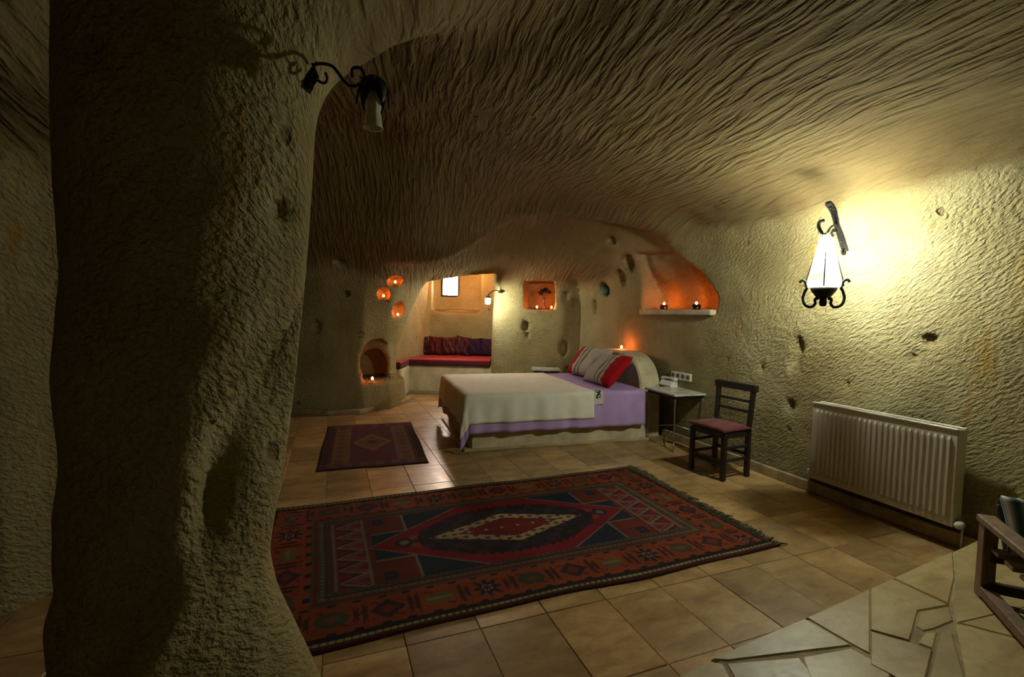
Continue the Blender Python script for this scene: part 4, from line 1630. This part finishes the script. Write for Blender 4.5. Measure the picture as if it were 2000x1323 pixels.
hw_, zz0, zz1 = pit_ * 0.33, Z0 + 0.04, Z1 - 0.045
prof = [(-hw_, 0.012), (-hw_ * 0.62, 0.0), (hw_ * 0.62, 0.0), (hw_, 0.012)]
vs = []
for z, k in ((zz0, 0.35), (zz0 + 0.02, 1), (zz1 - 0.02, 1), (zz1, 0.35)):
    for x, y in prof:
        vs.append((x * (0.7 + 0.3 * k), 0.012 - (0.012 - y) * k, z))
fs = [(r * 4 + k, r * 4 + k + 1, r * 4 + k + 5, r * 4 + k + 4) for r in range(3) for k in range(3)]
rib.add(vs, fs)
rib_me = rib.mesh('rib', M_ENAMEL)
for i in range(NR):
    o = link('rib', rib_me, rad_front)
    o.location = (0.025 + pit_ * (i + 0.5), 0, 0)
for x in (0.004, RLn - 0.004):
    MB().box((x, DEP / 2 + .005, (Z0 + Z1) / 2), (0.004, DEP / 2 - .005, (Z1 - Z0) / 2), 0.003).build('side_cover', M_ENAMEL, rad_o)
mb = MB()
mb.box((RLn / 2, 0.014, Z1 + 0.002), (RLn / 2, 0.012, 0.006), 0.003)
mb.box((RLn / 2, DEP - .008, Z1 + 0.002), (RLn / 2, 0.010, 0.006), 0.003)
for i in range(36):
    mb.box((RLn * (i + .5) / 36, DEP / 2, Z1), (0.004, DEP / 2 - .01, 0.004))
mb.build('top_grille', M_ENAMEL, rad_o)
MB().box((RLn / 2, DEP / 2, (Z0 + Z1) / 2), (RLn / 2 - .02, DEP / 2 - .025, (Z1 - Z0) / 2 - .02)).build('convector_core', M_ENAMEL_DARK, rad_o)
for x in (0.15, RLn - 0.15):
    for z in (Z1 - 0.12, Z0 + 0.10):
        MB().box((x, DEP + 0.02, z), (0.015, 0.03, 0.045), 0.003).build('wall_bracket', M_ENAMEL, rad_o)
mb = MB().tube([(RLn - .01, DEP * .5, Z0 + .03), (RLn + .035, DEP * .5, Z0 + .03)], 0.010, 10)
mb.tube([(RLn + .03, DEP * .5, Z0 + .03), (RLn + .034, DEP * .5 , Z0 + .028), (RLn + .036, DEP * .5 - .03, Z0 + .028)], 0.011, 10)
mb.tube([(RLn + .032, DEP * .5, Z0 + .03), (RLn + .032, DEP * .5, 0.0)], 0.008, 8)
mb.build('pipe', M_CHROME, rad_o)
o = MB().lathe([(0.014, 0), (0.021, 0.004), (0.022, 0.03), (0.018, 0.045), (0.0, 0.047)], n=18).build('valve_knob', M_WHITE, rad_o)
o.location = (RLn + .036, DEP * .5 - .02, Z0 + .028); o.rotation_euler = (PI / 2, 0, 0)
mb = MB().tube([(0.01, DEP * .5, Z0 + .03), (-.03, DEP * .5, Z0 + .03), (-.032, DEP * .5, 0.0)], 0.009, 8)
mb.lathe([(0.014, -.02), (0.016, -.01), (0.016, .02), (0.012, .026)], (-.032, DEP * .5, Z0 + .03), 14)
mb.build('return_valve', M_ENAMEL, rad_o)

# ================================================================ LANTERNS
# --- lit wrought-iron lantern on the long wall
lp = on_level(1609, 560, 1.665)
# pull the sight line to the plane just in front of the long wall
def at_a(px, py, a):
    d = pix_dir(px, py)
    t = (a - CAM.dot(AX)) / d.dot(AX)
    return CAM + d * t
LA = 3.29
lc = at_a(1609, 560, LA)
H = Vector((0.83, -0.55, 0)).normalized()
sc_l = (lc - CAM).dot(FWD) / F_PX           # metres per pixel there
zat = lambda py: at_a(1609, py, LA).z
lan = empty('wall_lantern', (lc.x, lc.y, zat(590)))
tag(lan, 'lit wrought iron wall lantern with clear flared glass above the white radiator', 'lantern')
ZR = zat(590)
def lz(py): return zat(py) - ZR
# back bar following the rock
mb = MB()
bar_pts = []
for px, py in [(1622, 398), (1632, 412), (1640, 440), (1648, 466), (1656, 492)]:
    bar_pts.append(trace(px, py) - AX * 0.030 - lan.location)
bp = spline(bar_pts, 4)
for i in range(len(bp) - 1):
    mb.bar(bp[i], bp[i + 1], 0.046, 0.014, 0.002, up=(AX.x, AX.y, 0.0))
mb.tube(arc_pts(bp[-1] + Vector((0, 0, -0.0)) - AX * 0.02, 0.022, 0, 4.6, 10, AX, Vector((0, 0, -1))), 0.006, 6)
mb.tube(arc_pts(bp[4] - AX * 0.015, 0.016, 0, 4.2, 8, AX, Vector((0, 0, 1))), 0.006, 6)
for q in (bp[3], bp[-4]):
    mb.lathe([(0.010, -0.010), (0.012, 0), (0.010, 0.010)], q - AX * 0.012, 10)
mb.build('back_bar', M_IRON, lan)
# hooked arm
hk = lambda px, py: (at_a(px, py, LA) - lan.location)
w0 = bp[len(bp) // 2]
mb = MB()
mid = (w0 + hk(1611, 457)) / 2 + Vector((0, 0, 0.018))
mb.tube(spline([w0, mid, hk(1613, 458), hk(1605, 455), hk(1599, 443), hk(1601, 434), hk(1609, 431)], 5), [0.008] * 15 + [0.012] * 16, 8)
mb.tube(spline([w0 + Vector((0, 0, -.05)), w0 - AX * .05 + Vector((0, 0, -.055)), w0 - AX * .062 + Vector((0, 0, -.085)), w0 - AX * .04 + Vector((0, 0, -.10))], 5), 0.007, 7)
mb.build('hook_arm', M_IRON, lan)
# ring the lantern hangs by
mb = MB().tube(arc_pts((0, 0, lz(464)), 0.028, 0, 2 * PI, 18, H, (0, 0, 1)), 0.004, 6, caps=False)
mb.build('hanging_ring', M_IRON, lan)
# cage rods
rodp = [(0.034, 471), (0.058, 492), (0.086, 522), (0.108, 546), (0.118, 560)]
for k in range(4):
    an = PI / 2 * k
    d = H * math.cos(an) + Vector((-H.y, H.x, 0)) * math.sin(an)
    MB().tube(spline([d * r + Vector((0, 0, lz(py))) for r, py in rodp], 4), 0.0035, 6).build('cage_rod', M_IRON, lan)
# flared glass
MB().lathe([(0.098, lz(563)), (0.108, lz(556)), (0.099, lz(543)), (0.084, lz(522)), (0.062, lz(494)), (0.047, lz(474)), (0.040, lz(466))], n=32, caps=False).build('glass_chimney', M_GLASS, lan)
# cup, finial
MB().lathe([(0.0, lz(599)), (0.020, lz(598)), (0.024, lz(592)), (0.022, lz(583)), (0.050, lz(579)), (0.078, lz(568)), (0.084, lz(562)), (0.077, lz(562)), (0.03, lz(572)), (0.0, lz(573))], n=28, caps=False).build('cup', M_IRON, lan)
# scrolls each side
for s in (-1, 1):
    e = H * s
    zz = Vector((0, 0, 1))
    pt = lambda r, py: e * r + zz * lz(py)
    pts = [pt(0.030, 586), pt(0.040, 582), pt(0.050, 587), pt(0.046, 593), pt(0.066, 600), pt(0.105, 597), pt(0.124, 584), pt(0.114, 570), pt(0.102, 562), pt(0.112, 551), pt(0.134, 547), pt(0.150, 552)]
    MB().tube(spline(pts, 4), 0.0095, 8).build('scroll', M_IRON, lan)
# bulb on its holder
bz = lz(479)
MB().lathe([(0.016, lz(572)), (0.012, lz(500)), (0.015, lz(496))], n=14).build('bulb_holder', M_WHITE, lan)
MB().lathe([(0.012, bz - 0.045), (0.030, bz - 0.025), (0.036, bz), (0.030, bz + 0.022), (0.014, bz + 0.036), (0.0, bz + 0.038)], n=20).build('bulb', M_BULB, lan)

# --- small lit lantern beside the alcove
wp = trace(978, 571)
bd_ = pix_dir(953, 588)
bt = (wp.y - 0.24) / bd_.y
bp_ = CAM + bd_ * bt
sl = empty('wall_lantern', bp_)
tag(sl, 'small bright wall lantern on an iron arm right of the cushioned alcove', 'lantern')
rel = wp - bp_
mb = MB().lathe([(0.0, -0.018), (0.035, -0.012), (0.040, 0), (0.035, 0.012), (0.0, 0.018)], rel, 14)
mb.tube(spline([rel, rel * 0.8 + Vector((0, 0, .05)), rel * 0.45 + Vector((0, 0, .10)), rel * 0.12 + Vector((0, 0, .10)), Vector((0, 0, .075))], 5), 0.008, 7)
mb.build('arm', M_IRON, sl)
MB().lathe([(0.012, 0.075), (0.045, 0.055), (0.050, 0.045), (0.0, 0.05)], n=18, caps=False).build('cap', M_IRON, sl)
MB().lathe([(0.010, 0.045), (0.024, 0.030), (0.028, 0.008), (0.022, -0.014), (0.0, -0.024)], n=18).build('bulb', M_BULB_SMALL, sl)
MB().lathe([(0.042, 0.048), (0.046, 0.01), (0.040, -0.045), (0.030, -0.055)], n=20, caps=False).build('glass_shade', M_GLASS, sl)

# --- warm bulb tucked up behind the lip of the alcove, lighting the window recess
al = empty('ceiling_lamp', (-0.92, 8.74, 2.20))
tag(al, 'small warm bulb holder tucked up behind the ceiling lip of the alcove', 'lamp')
MB().lathe([(0.0, 0.16), (0.035, 0.16), (0.035, 0.14), (0.014, 0.12), (0.014, 0.05), (0.018, 0.03), (0.0, 0.03)], n=16, caps=False).build('bulb_holder', M_WHITE, al)
MB().lathe([(0.012, 0.035), (0.024, 0.020), (0.028, 0.0), (0.022, -0.018), (0.0, -0.026)], n=18).build('bulb', M_BULB_WARM, al)

# --- unlit scrolled lantern on the pillar
pp = trace(600, 145)
pd_ = Vector((0.93, -0.36, 0)).normalized()
pl_o = empty('wall_lantern', pp)
tag(pl_o, 'unlit black scrolled wall lantern with frosted glass shade on the rock pillar', 'lantern')
PS = (pp - CAM).dot(FWD) / F_PX
K = lambda px, py: RIGHT * ((px - 604) * PS) + Vector((0, 0, 1)) * ((145 - py) * PS) - Vector((pp.x, pp.y, 0)).normalized() * 0.03
z1 = Vector((0, 0, 1))
mb = MB()
pr = []
for py, hwid in [(112, 5), (122, 9), (135, 7), (150, 11), (162, 8), (170, 5), (178, 4)]:
    pr.append((py, hwid))
vs, fs = [], []
side = FWD * -0.8 + RIGHT * 0.6
side.z = 0; side.normalize()
tng = Vector((-side.y, side.x, 0))
for t_, in ((-0.012,), (0.022,)):
    for py, hwid in pr:
        for s in (-1, 1):
            vs.append(tuple(tng * (s * hwid * 1.7 * PS) + side * t_ + z1 * ((145 - py) * PS)))
n_ = len(pr)
o2 = n_ * 2
for i in range(n_ - 1):
    fs += [(2 * i, 2 * i + 1, 2 * i + 3, 2 * i + 2), (o2 + 2 * i, o2 + 2 * i + 2, o2 + 2 * i + 3, o2 + 2 * i + 1),
           (2 * i, 2 * i + 2, o2 + 2 * i + 2, o2 + 2 * i), (2 * i + 1, o2 + 2 * i + 1, o2 + 2 * i + 3, 2 * i + 3)]
fs += [(0, o2, o2 + 1, 1), (o2 - 2, o2 - 1, 2 * o2 - 1, 2 * o2 - 2)]
mb.add(vs, fs)
mb.tube(arc_pts(side * 0.02 + z1 * ((172 - 200) * PS), 5 * PS, 0, 5, 8, side, z1), 2.2 * PS, 6)
mb.build('back_plate', M_IRON, pl_o)
mb = MB()
mb.tube(spline([K(613, 136), K(628, 134), K(642, 135), K(654, 140), K(664, 152), K(673, 164), K(684, 174), K(698, 175), K(710, 167), K(713, 154), K(708, 144), K(697, 141), K(690, 146), K(691, 160)], 5), 3.1 * PS, 8)
mb.tube(spline([K(618, 152), K(624, 164), K(634, 170), K(641, 167), K(642, 159), K(639, 151)], 5), 2.6 * PS, 8)
mb.build('scroll_arm', M_IRON, pl_o)
hc = K(731, 190)
cap = [(3 * PS, 34 * PS), (12 * PS, 31 * PS), (20 * PS, 22 * PS), (24 * PS, 6 * PS), (18 * PS, 2 * PS), (0.0, 3 * PS)]
mb = MB().lathe(cap, hc, 20, caps=False)
mb.tube([K(705, 170), K(716, 168), hc + z1 * 26 * PS], 3 * PS, 7)
cap_o = mb.build('cap', M_IRON, pl_o)
for k in range(6):
    an = 2 * PI * k / 6 + 0.3
    d = Vector((math.cos(an), math.sin(an), 0)); t_ = Vector((-d.y, d.x, 0))
    rows = [(8, 30, 9), (20, 20, 14), (27, 4, 13), (30, -14, 8), (31, -24, 2)]
    vs = []
    for r, z, wd in rows:
        for s in (-1, 0, 1):
            vs.append(tuple(hc + d * ((r - abs(s) * 2) * PS) + z1 * (z * PS) + t_ * (s * wd * PS)))
    fs = [(3 * i + j, 3 * i + j + 1, 3 * i + j + 4, 3 * i + j + 3) for i in range(len(rows) - 1) for j in range(2)]
    o = MB().add(vs, fs, True).build('leaf', M_IRON, cap_o)
    so_ = o.modifiers.new('thickness', 'SOLIDIFY'); so_.thickness = 0.003
MB().lathe([(9 * PS, 4 * PS), (13 * PS, -8 * PS), (15 * PS, -24 * PS), (13 * PS, -36 * PS), (15 * PS, -44 * PS), (17 * PS, -62 * PS), (18.5 * PS, -65 * PS), (16.5 * PS, -64 * PS), (12 * PS, -36 * PS), (8 * PS, 0)],
           hc, 28, caps=False, wob=lambda a, z: 1 + 0.05 * math.cos(a * 6)).build('glass_shade', M_FROST, pl_o)

# ================================================================ CANDLES
def flame(parent, z, k=1.0, m=None):
    MB().lathe([(0.0, z), (0.0105 * k, z + 0.006 * k), (0.0140 * k, z + 0.014 * k), (0.010 * k, z + 0.024 * k), (0.003 * k, z + 0.034 * k), (0.0, z + 0.036 * k)], n=12, caps=False).build('flame', m or M_FLAME, parent)


def tealight(loc, label, k=1.0, group=None, m=None):
    t = empty('tealight', loc)
    tag(t, label, 'candle', group)
    MB().lathe([(0.0, 0), (0.019, 0), (0.0195, 0.016), (0.018, 0.016), (0.018, 0.002)], n=18, caps=False).build('tin_cup', M_TIN, t)
    wx = MB().lathe([(0.0, 0.001), (0.0175, 0.001), (0.0175, 0.013), (0.0, 0.012)], n=16, caps=False).build('wax', M_WAX, t)
    MB().tube([(0, 0, 0.011), (0, 0, 0.019)], 0.001, 5).build('wick', M_BLACKGLASS, wx)
    flame(t, 0.017, k, m)
    return t


def jar_candle(loc, label, glass):
    t = empty('candle_jar', loc)
    tag(t, label, 'candle')
    MB().lathe([(0.0, 0), (0.045, 0), (0.048, 0.006), (0.047, 0.062), (0.044, 0.062), (0.043, 0.045), (0.0, 0.044)], n=22, caps=False).build('glass_jar', glass, t)
    MB().lathe([(0.0, 0.044), (0.042, 0.0445), (0.042, 0.056), (0.0, 0.054)], n=18, caps=False).build('wax', M_WAX, t)
    MB().tube([(0, 0, 0.053), (0, 0, 0.064)], 0.0012, 5).build('wick', M_BLACKGLASS, t)
    flame(t, 0.062, 0.9, M_FLAME_JAR)
    return t


hole_names = ['tealight glowing in the topmost of the three fireplace wall holes',
              'tealight glowing in the middle of the three small round fireplace holes',
              'tealight glowing in the lowest of the three fireplace wall holes']
for (c, d2, rz), lb in zip(HOLE_POS, hole_names):
    tealight(c + d2 * 0.02 + Vector((0, 0, -rz + 0.018)), lb, 1.1)
fsill = on_level(728, 745, 0.425)
tealight(Vector((fsill.x, fsill.y, 0.425)) + fd * 0.03, 'candle burning on the sill inside the arched fireplace opening', 1.2)
SILL = 1.482
for (px, glass, lb) in ((1297, M_REDGLASS, 'dark red candle jar burning in the long niche of the rock wall'),
                        (1360, M_BLACKGLASS, 'black candle jar burning at the narrow end of the long wall niche')):
    q = at_a(px, 600, 3.86)
    jar_candle((q.x, q.y, SILL), lb, glass)
nz_ = 1.475
Rn = Matrix.Rotation(NB_ANG, 3, 'Z')
for dx, lb in ((-0.045, 'tealight beside the stem of the dried flower in the square niche'), (0.19, 'tealight at the right corner of the square dried flower niche')):
    q = Vector((NBc.x, NBc.y, nz_)) + Rn @ Vector((dx, -0.06, 0))
    tealight((q.x, q.y, nz_), lb, 1.0, None, M_FLAME_JAR)
hb = B0 + BU * (BLEN + 0.21) + BV * (BWID * 0.62)
tealight((hb.x, hb.y, 0.955), 'candle burning on top of the arched stone headboard', 1.0, None, M_FLAME_JAR)

# dried flower in its vase
q = Vector((NBc.x, NBc.y, nz_)) + Rn @ Vector((0.055, 0.06, 0))
vz = empty('flower_vase', (q.x, q.y, nz_))
tag(vz, 'dark dried flower in a slim vase standing in the square wall niche', 'vase')
MB().lathe([(0.0, 0), (0.026, 0.002), (0.030, 0.02), (0.022, 0.08), (0.012, 0.15), (0.016, 0.165), (0.012, 0.165), (0.009, 0.14)], n=18, caps=False).build('vase', M_VASE, vz)
mb = MB()
heads = []
for i in range(5):
    a = 2 * PI * i / 5
    top_ = Vector((0.065 * math.cos(a), 0.04 * math.sin(a), 0.285 + 0.03 * math.sin(i * 2.1)))
    mb.tube(spline([(0, 0, 0.13), top_ * 0.5 + Vector((0, 0, .09)), top_], 4), 0.003, 5)
    heads.append(top_)
mb.build('stems', M_DRY, vz)
mb = MB()
for hd in heads + [Vector((0, 0, 0.30))]:
    for j in range(34):
        d = Vector((random.gauss(0, 1), random.gauss(0, 1), random.gauss(0.2, 1))).normalized()
        u = d.orthogonal().normalized() * 0.013
        e = hd + d * random.uniform(0.03, 0.06)
        mb.add([hd + u, hd - u, e - u * .3, e + u * .3], [(0, 1, 2, 3)])
mb.build('flower_heads', M_DRY, vz)

# green glass bottle end set in the wall pit
gb = empty('green_bottle', GREEN_POS + pix_dir(1183, 566).normalized() * -0.03)
tag(gb, 'green glass bottle lying in a pit of the rock wall above the headboard', 'bottle')
o = MB().lathe([(0.0, -0.085), (0.045, -0.085), (0.062, -0.07), (0.066, -0.02), (0.062, 0.03), (0.040, 0.065), (0.020, 0.08), (0.018, 0.12)], n=22).build('glass_body', M_GREENGLASS, gb)
o2 = MB().lathe([(0.022, 0.118), (0.023, 0.15), (0.0, 0.152)], n=16).build('stopper', M_BLACKGLASS, gb)
gb.rotation_euler = (math.radians(-12), math.radians(38), 0.2)

# ================================================================ CUSHIONED ALCOVE
BZ = 0.485
bench = MB().box((-1.13, 8.48, BZ / 2), (0.86, 0.52, BZ / 2), 0.03)
sb_ = MB().box((-1.86, 7.66, BZ / 2), (0.13, 0.34, BZ / 2), 0.03)
bench.add(sb_.v, sb_.f)
bo = bench.build('stone_bench', M_PLASTER)
tag(bo, 'pale built in stone bench carrying the red mattress in the alcove', 'bench')
ks = MB().box((-1.05, 7.955, 0.03), (0.76, 0.018, 0.03), 0.006).build('kerb', M_SKIRT, bo)


def mattress(name, x0, x1, y0, y1, z0, z1, label):
    m_ = empty(name, ((x0 + x1) / 2, (y0 + y1) / 2, z0))
    tag(m_, label, 'mattress')
    hx, hy, hz = (x1 - x0) / 2, (y1 - y0) / 2, (z1 - z0) / 2
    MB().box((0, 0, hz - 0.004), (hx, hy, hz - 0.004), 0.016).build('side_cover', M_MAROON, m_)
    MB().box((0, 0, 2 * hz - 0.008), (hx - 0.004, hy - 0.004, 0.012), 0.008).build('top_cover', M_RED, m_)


mattress('bench_mattress', -1.90, -0.36, 7.93, 8.92, BZ, 0.582, 'long red and maroon mattress on the alcove bench under the small window')
mattress('bench_mattress', -1.97, -1.725, 7.32, 7.925, BZ, 0.590, 'short red mattress end on the bench arm beside the fireplace')


def kilim(c0, c1, c2, kx, ky, ph):
    def f(u, v):
        c = c0
        if (abs(math.sin(u * kx + ph)) + abs(math.sin(v * ky))) > 1.25:
            c = c1
        if abs(math.sin(u * kx * 0.5 + v * ky * 0.5 + ph)) < 0.22:
            c = c2
        if abs(u) > 0.9 or abs(v) > 0.9:
            c = tuple(x * 0.6 for x in c0)
        return c
    return f


CUSH = [(-1.70, 0.32, 0.34, -6, kilim((0.10, 0.014, 0.02), (0.02, 0.012, 0.02), (0.16, 0.10, 0.06), 6, 5, 0), 'maroon kilim cushion at the fireplace end of the alcove bench'),
        (-1.44, 0.31, 0.36, 3, kilim((0.20, 0.012, 0.018), (0.05, 0.01, 0.02), (0.10, 0.05, 0.04), 5, 7, 1), 'brighter red kilim cushion second from the fireplace on the alcove bench'),
        (-1.18, 0.31, 0.35, -4, kilim((0.06, 0.012, 0.02), (0.13, 0.02, 0.02), (0.15, 0.11, 0.07), 7, 5, 2), 'dark brown red patterned cushion just below the window crack in the alcove'),
        (-0.93, 0.32, 0.37, 10, kilim((0.13, 0.02, 0.018), (0.03, 0.015, 0.03), (0.18, 0.09, 0.05), 6, 6, 3), 'rust patterned cushion with a raised corner right of the alcove middle'),
        (-0.69, 0.30, 0.34, -3, kilim((0.05, 0.014, 0.05), (0.02, 0.014, 0.05), (0.10, 0.03, 0.06), 5, 5, 4), 'plum kilim cushion second from the lantern end of the alcove bench'),
        (-0.47, 0.27, 0.34, 2, kilim((0.03, 0.016, 0.05), (0.06, 0.01, 0.03), (0.09, 0.06, 0.07), 6, 8, 5), 'dark purple cushion at the lantern end of the alcove bench')]
for i, (x, w_, h_, rl_, cf, lb) in enumerate(CUSH):
    o = link('cushion', pillow_mesh('cushion', w_ * 0.87, h_, 0.13, M_KILIM, cf, 26, 22))
    o.location = (x, 8.80, 0.582 + h_ / 2)
    o.rotation_euler = Euler((math.radians(76), math.radians(rl_), 0), 'XYZ')
    tag(o, lb, 'cushion', 'cushions along the alcove bench')

# ================================================================ LOW ARMCHAIR ON THE LANDING
af = on_level(1921, 1166, PZ)
arm_z = at = None
d_ = pix_dir(1937, 1012)
t_ = (af.y) / d_.y
armz = (CAM + d_ * t_).z - PZ
far2 = on_level(2000, 1245, PZ + 0.02)
run = (Vector((far2.x, far2.y, 0)) - Vector((af.x, af.y, 0))).normalized()     # towards the viewer along the arm
acr = Vector((-run.y, run.x, 0))
if acr.x < 0: acr = -acr
arm = empty('armchair', (0, 0, 0))
tag(arm, 'low wooden armchair with blue and white striped cushion on the flagstone landing', 'armchair')
arm.matrix_world = Matrix.Translation(af) @ Matrix((acr, -run, Vector((0, 0, 1)))).transposed().to_4x4()
AW, AD = 0.60, 0.62
for x, nm in ((0.0, 'side'), (AW, 'side')):
    MB().bar((x, 0, 0.0), (x, 0.0, armz - 0.02), 0.05, 0.06, 0.004, up=(0, 1, 0)).build('leg', M_WOOD, arm)
    MB().bar((x, -AD, 0.0), (x, -AD, armz - 0.02), 0.05, 0.06, 0.004, up=(0, 1, 0)).build('leg', M_WOOD, arm)
    MB().box((x, -AD / 2, armz - 0.014), (0.034, AD / 2 + 0.035, 0.016), 0.005).build('armrest', M_WOOD, arm)
    MB().box((x, -AD / 2, 0.035), (0.026, AD / 2 + 0.03, 0.022), 0.004).build('runner', M_WOOD, arm)
for y, z in ((-0.02, 0.06), (-AD + 0.02, 0.06), (-0.02, 0.20), (-AD + .02, 0.20)):
    MB().bar((0, y, z), (AW, y, z), 0.03, 0.045, 0.003).build('cross_rail', M_BLACKWOOD, arm)
for i in range(5):
    MB().box((AW / 2, -0.06 - i * 0.122, 0.235), (AW / 2, 0.035, 0.010), 0.003).build('seat_slat', M_WOOD, arm)
mb = MB()
for x in (0.07, AW - 0.07):
    mb.bar((x, -0.01, 0.22), (x, 0.10, armz + 0.06), 0.03, 0.03, 0.003)
for z in (0.30, armz + 0.02):
    mb.bar((0.05, -0.01 + (z - .22) * .5, z), (AW - .05, -0.01 + (z - .22) * .5, z), 0.02, 0.05, 0.003)
mb.build('back_frame', M_BLACKWOOD, arm)


def stripes(u, v):
    k = (u * 11.5 + 0.3) % 2
    if k < 0.9:
        return (0.06, 0.16, 0.23)
    if k < 1.1 or k > 1.8:
        return (0.26, 0.32, 0.30)
    return (0.78, 0.76, 0.62)


o = link('back_cushion', pillow_mesh('back_cushion', AW - 0.07, 0.27, 0.085, M_PRINT, stripes, 60, 24, 0, 14), arm)
o.location = (AW / 2 + 0.005, -0.01, 0.345)
o.rotation_euler = (math.radians(66), 0, 0)
o['label'] = 'blue and white striped back cushion'
o = link('seat_cushion', pillow_mesh('seat_cushion', AW - 0.07, AD - 0.10, 0.09, M_PRINT, stripes, 40, 20), arm)
o.location = (AW / 2, -AD / 2 - 0.02, 0.285)
o['label'] = 'blue and white striped seat cushion'
bpy.context.view_layer.update()
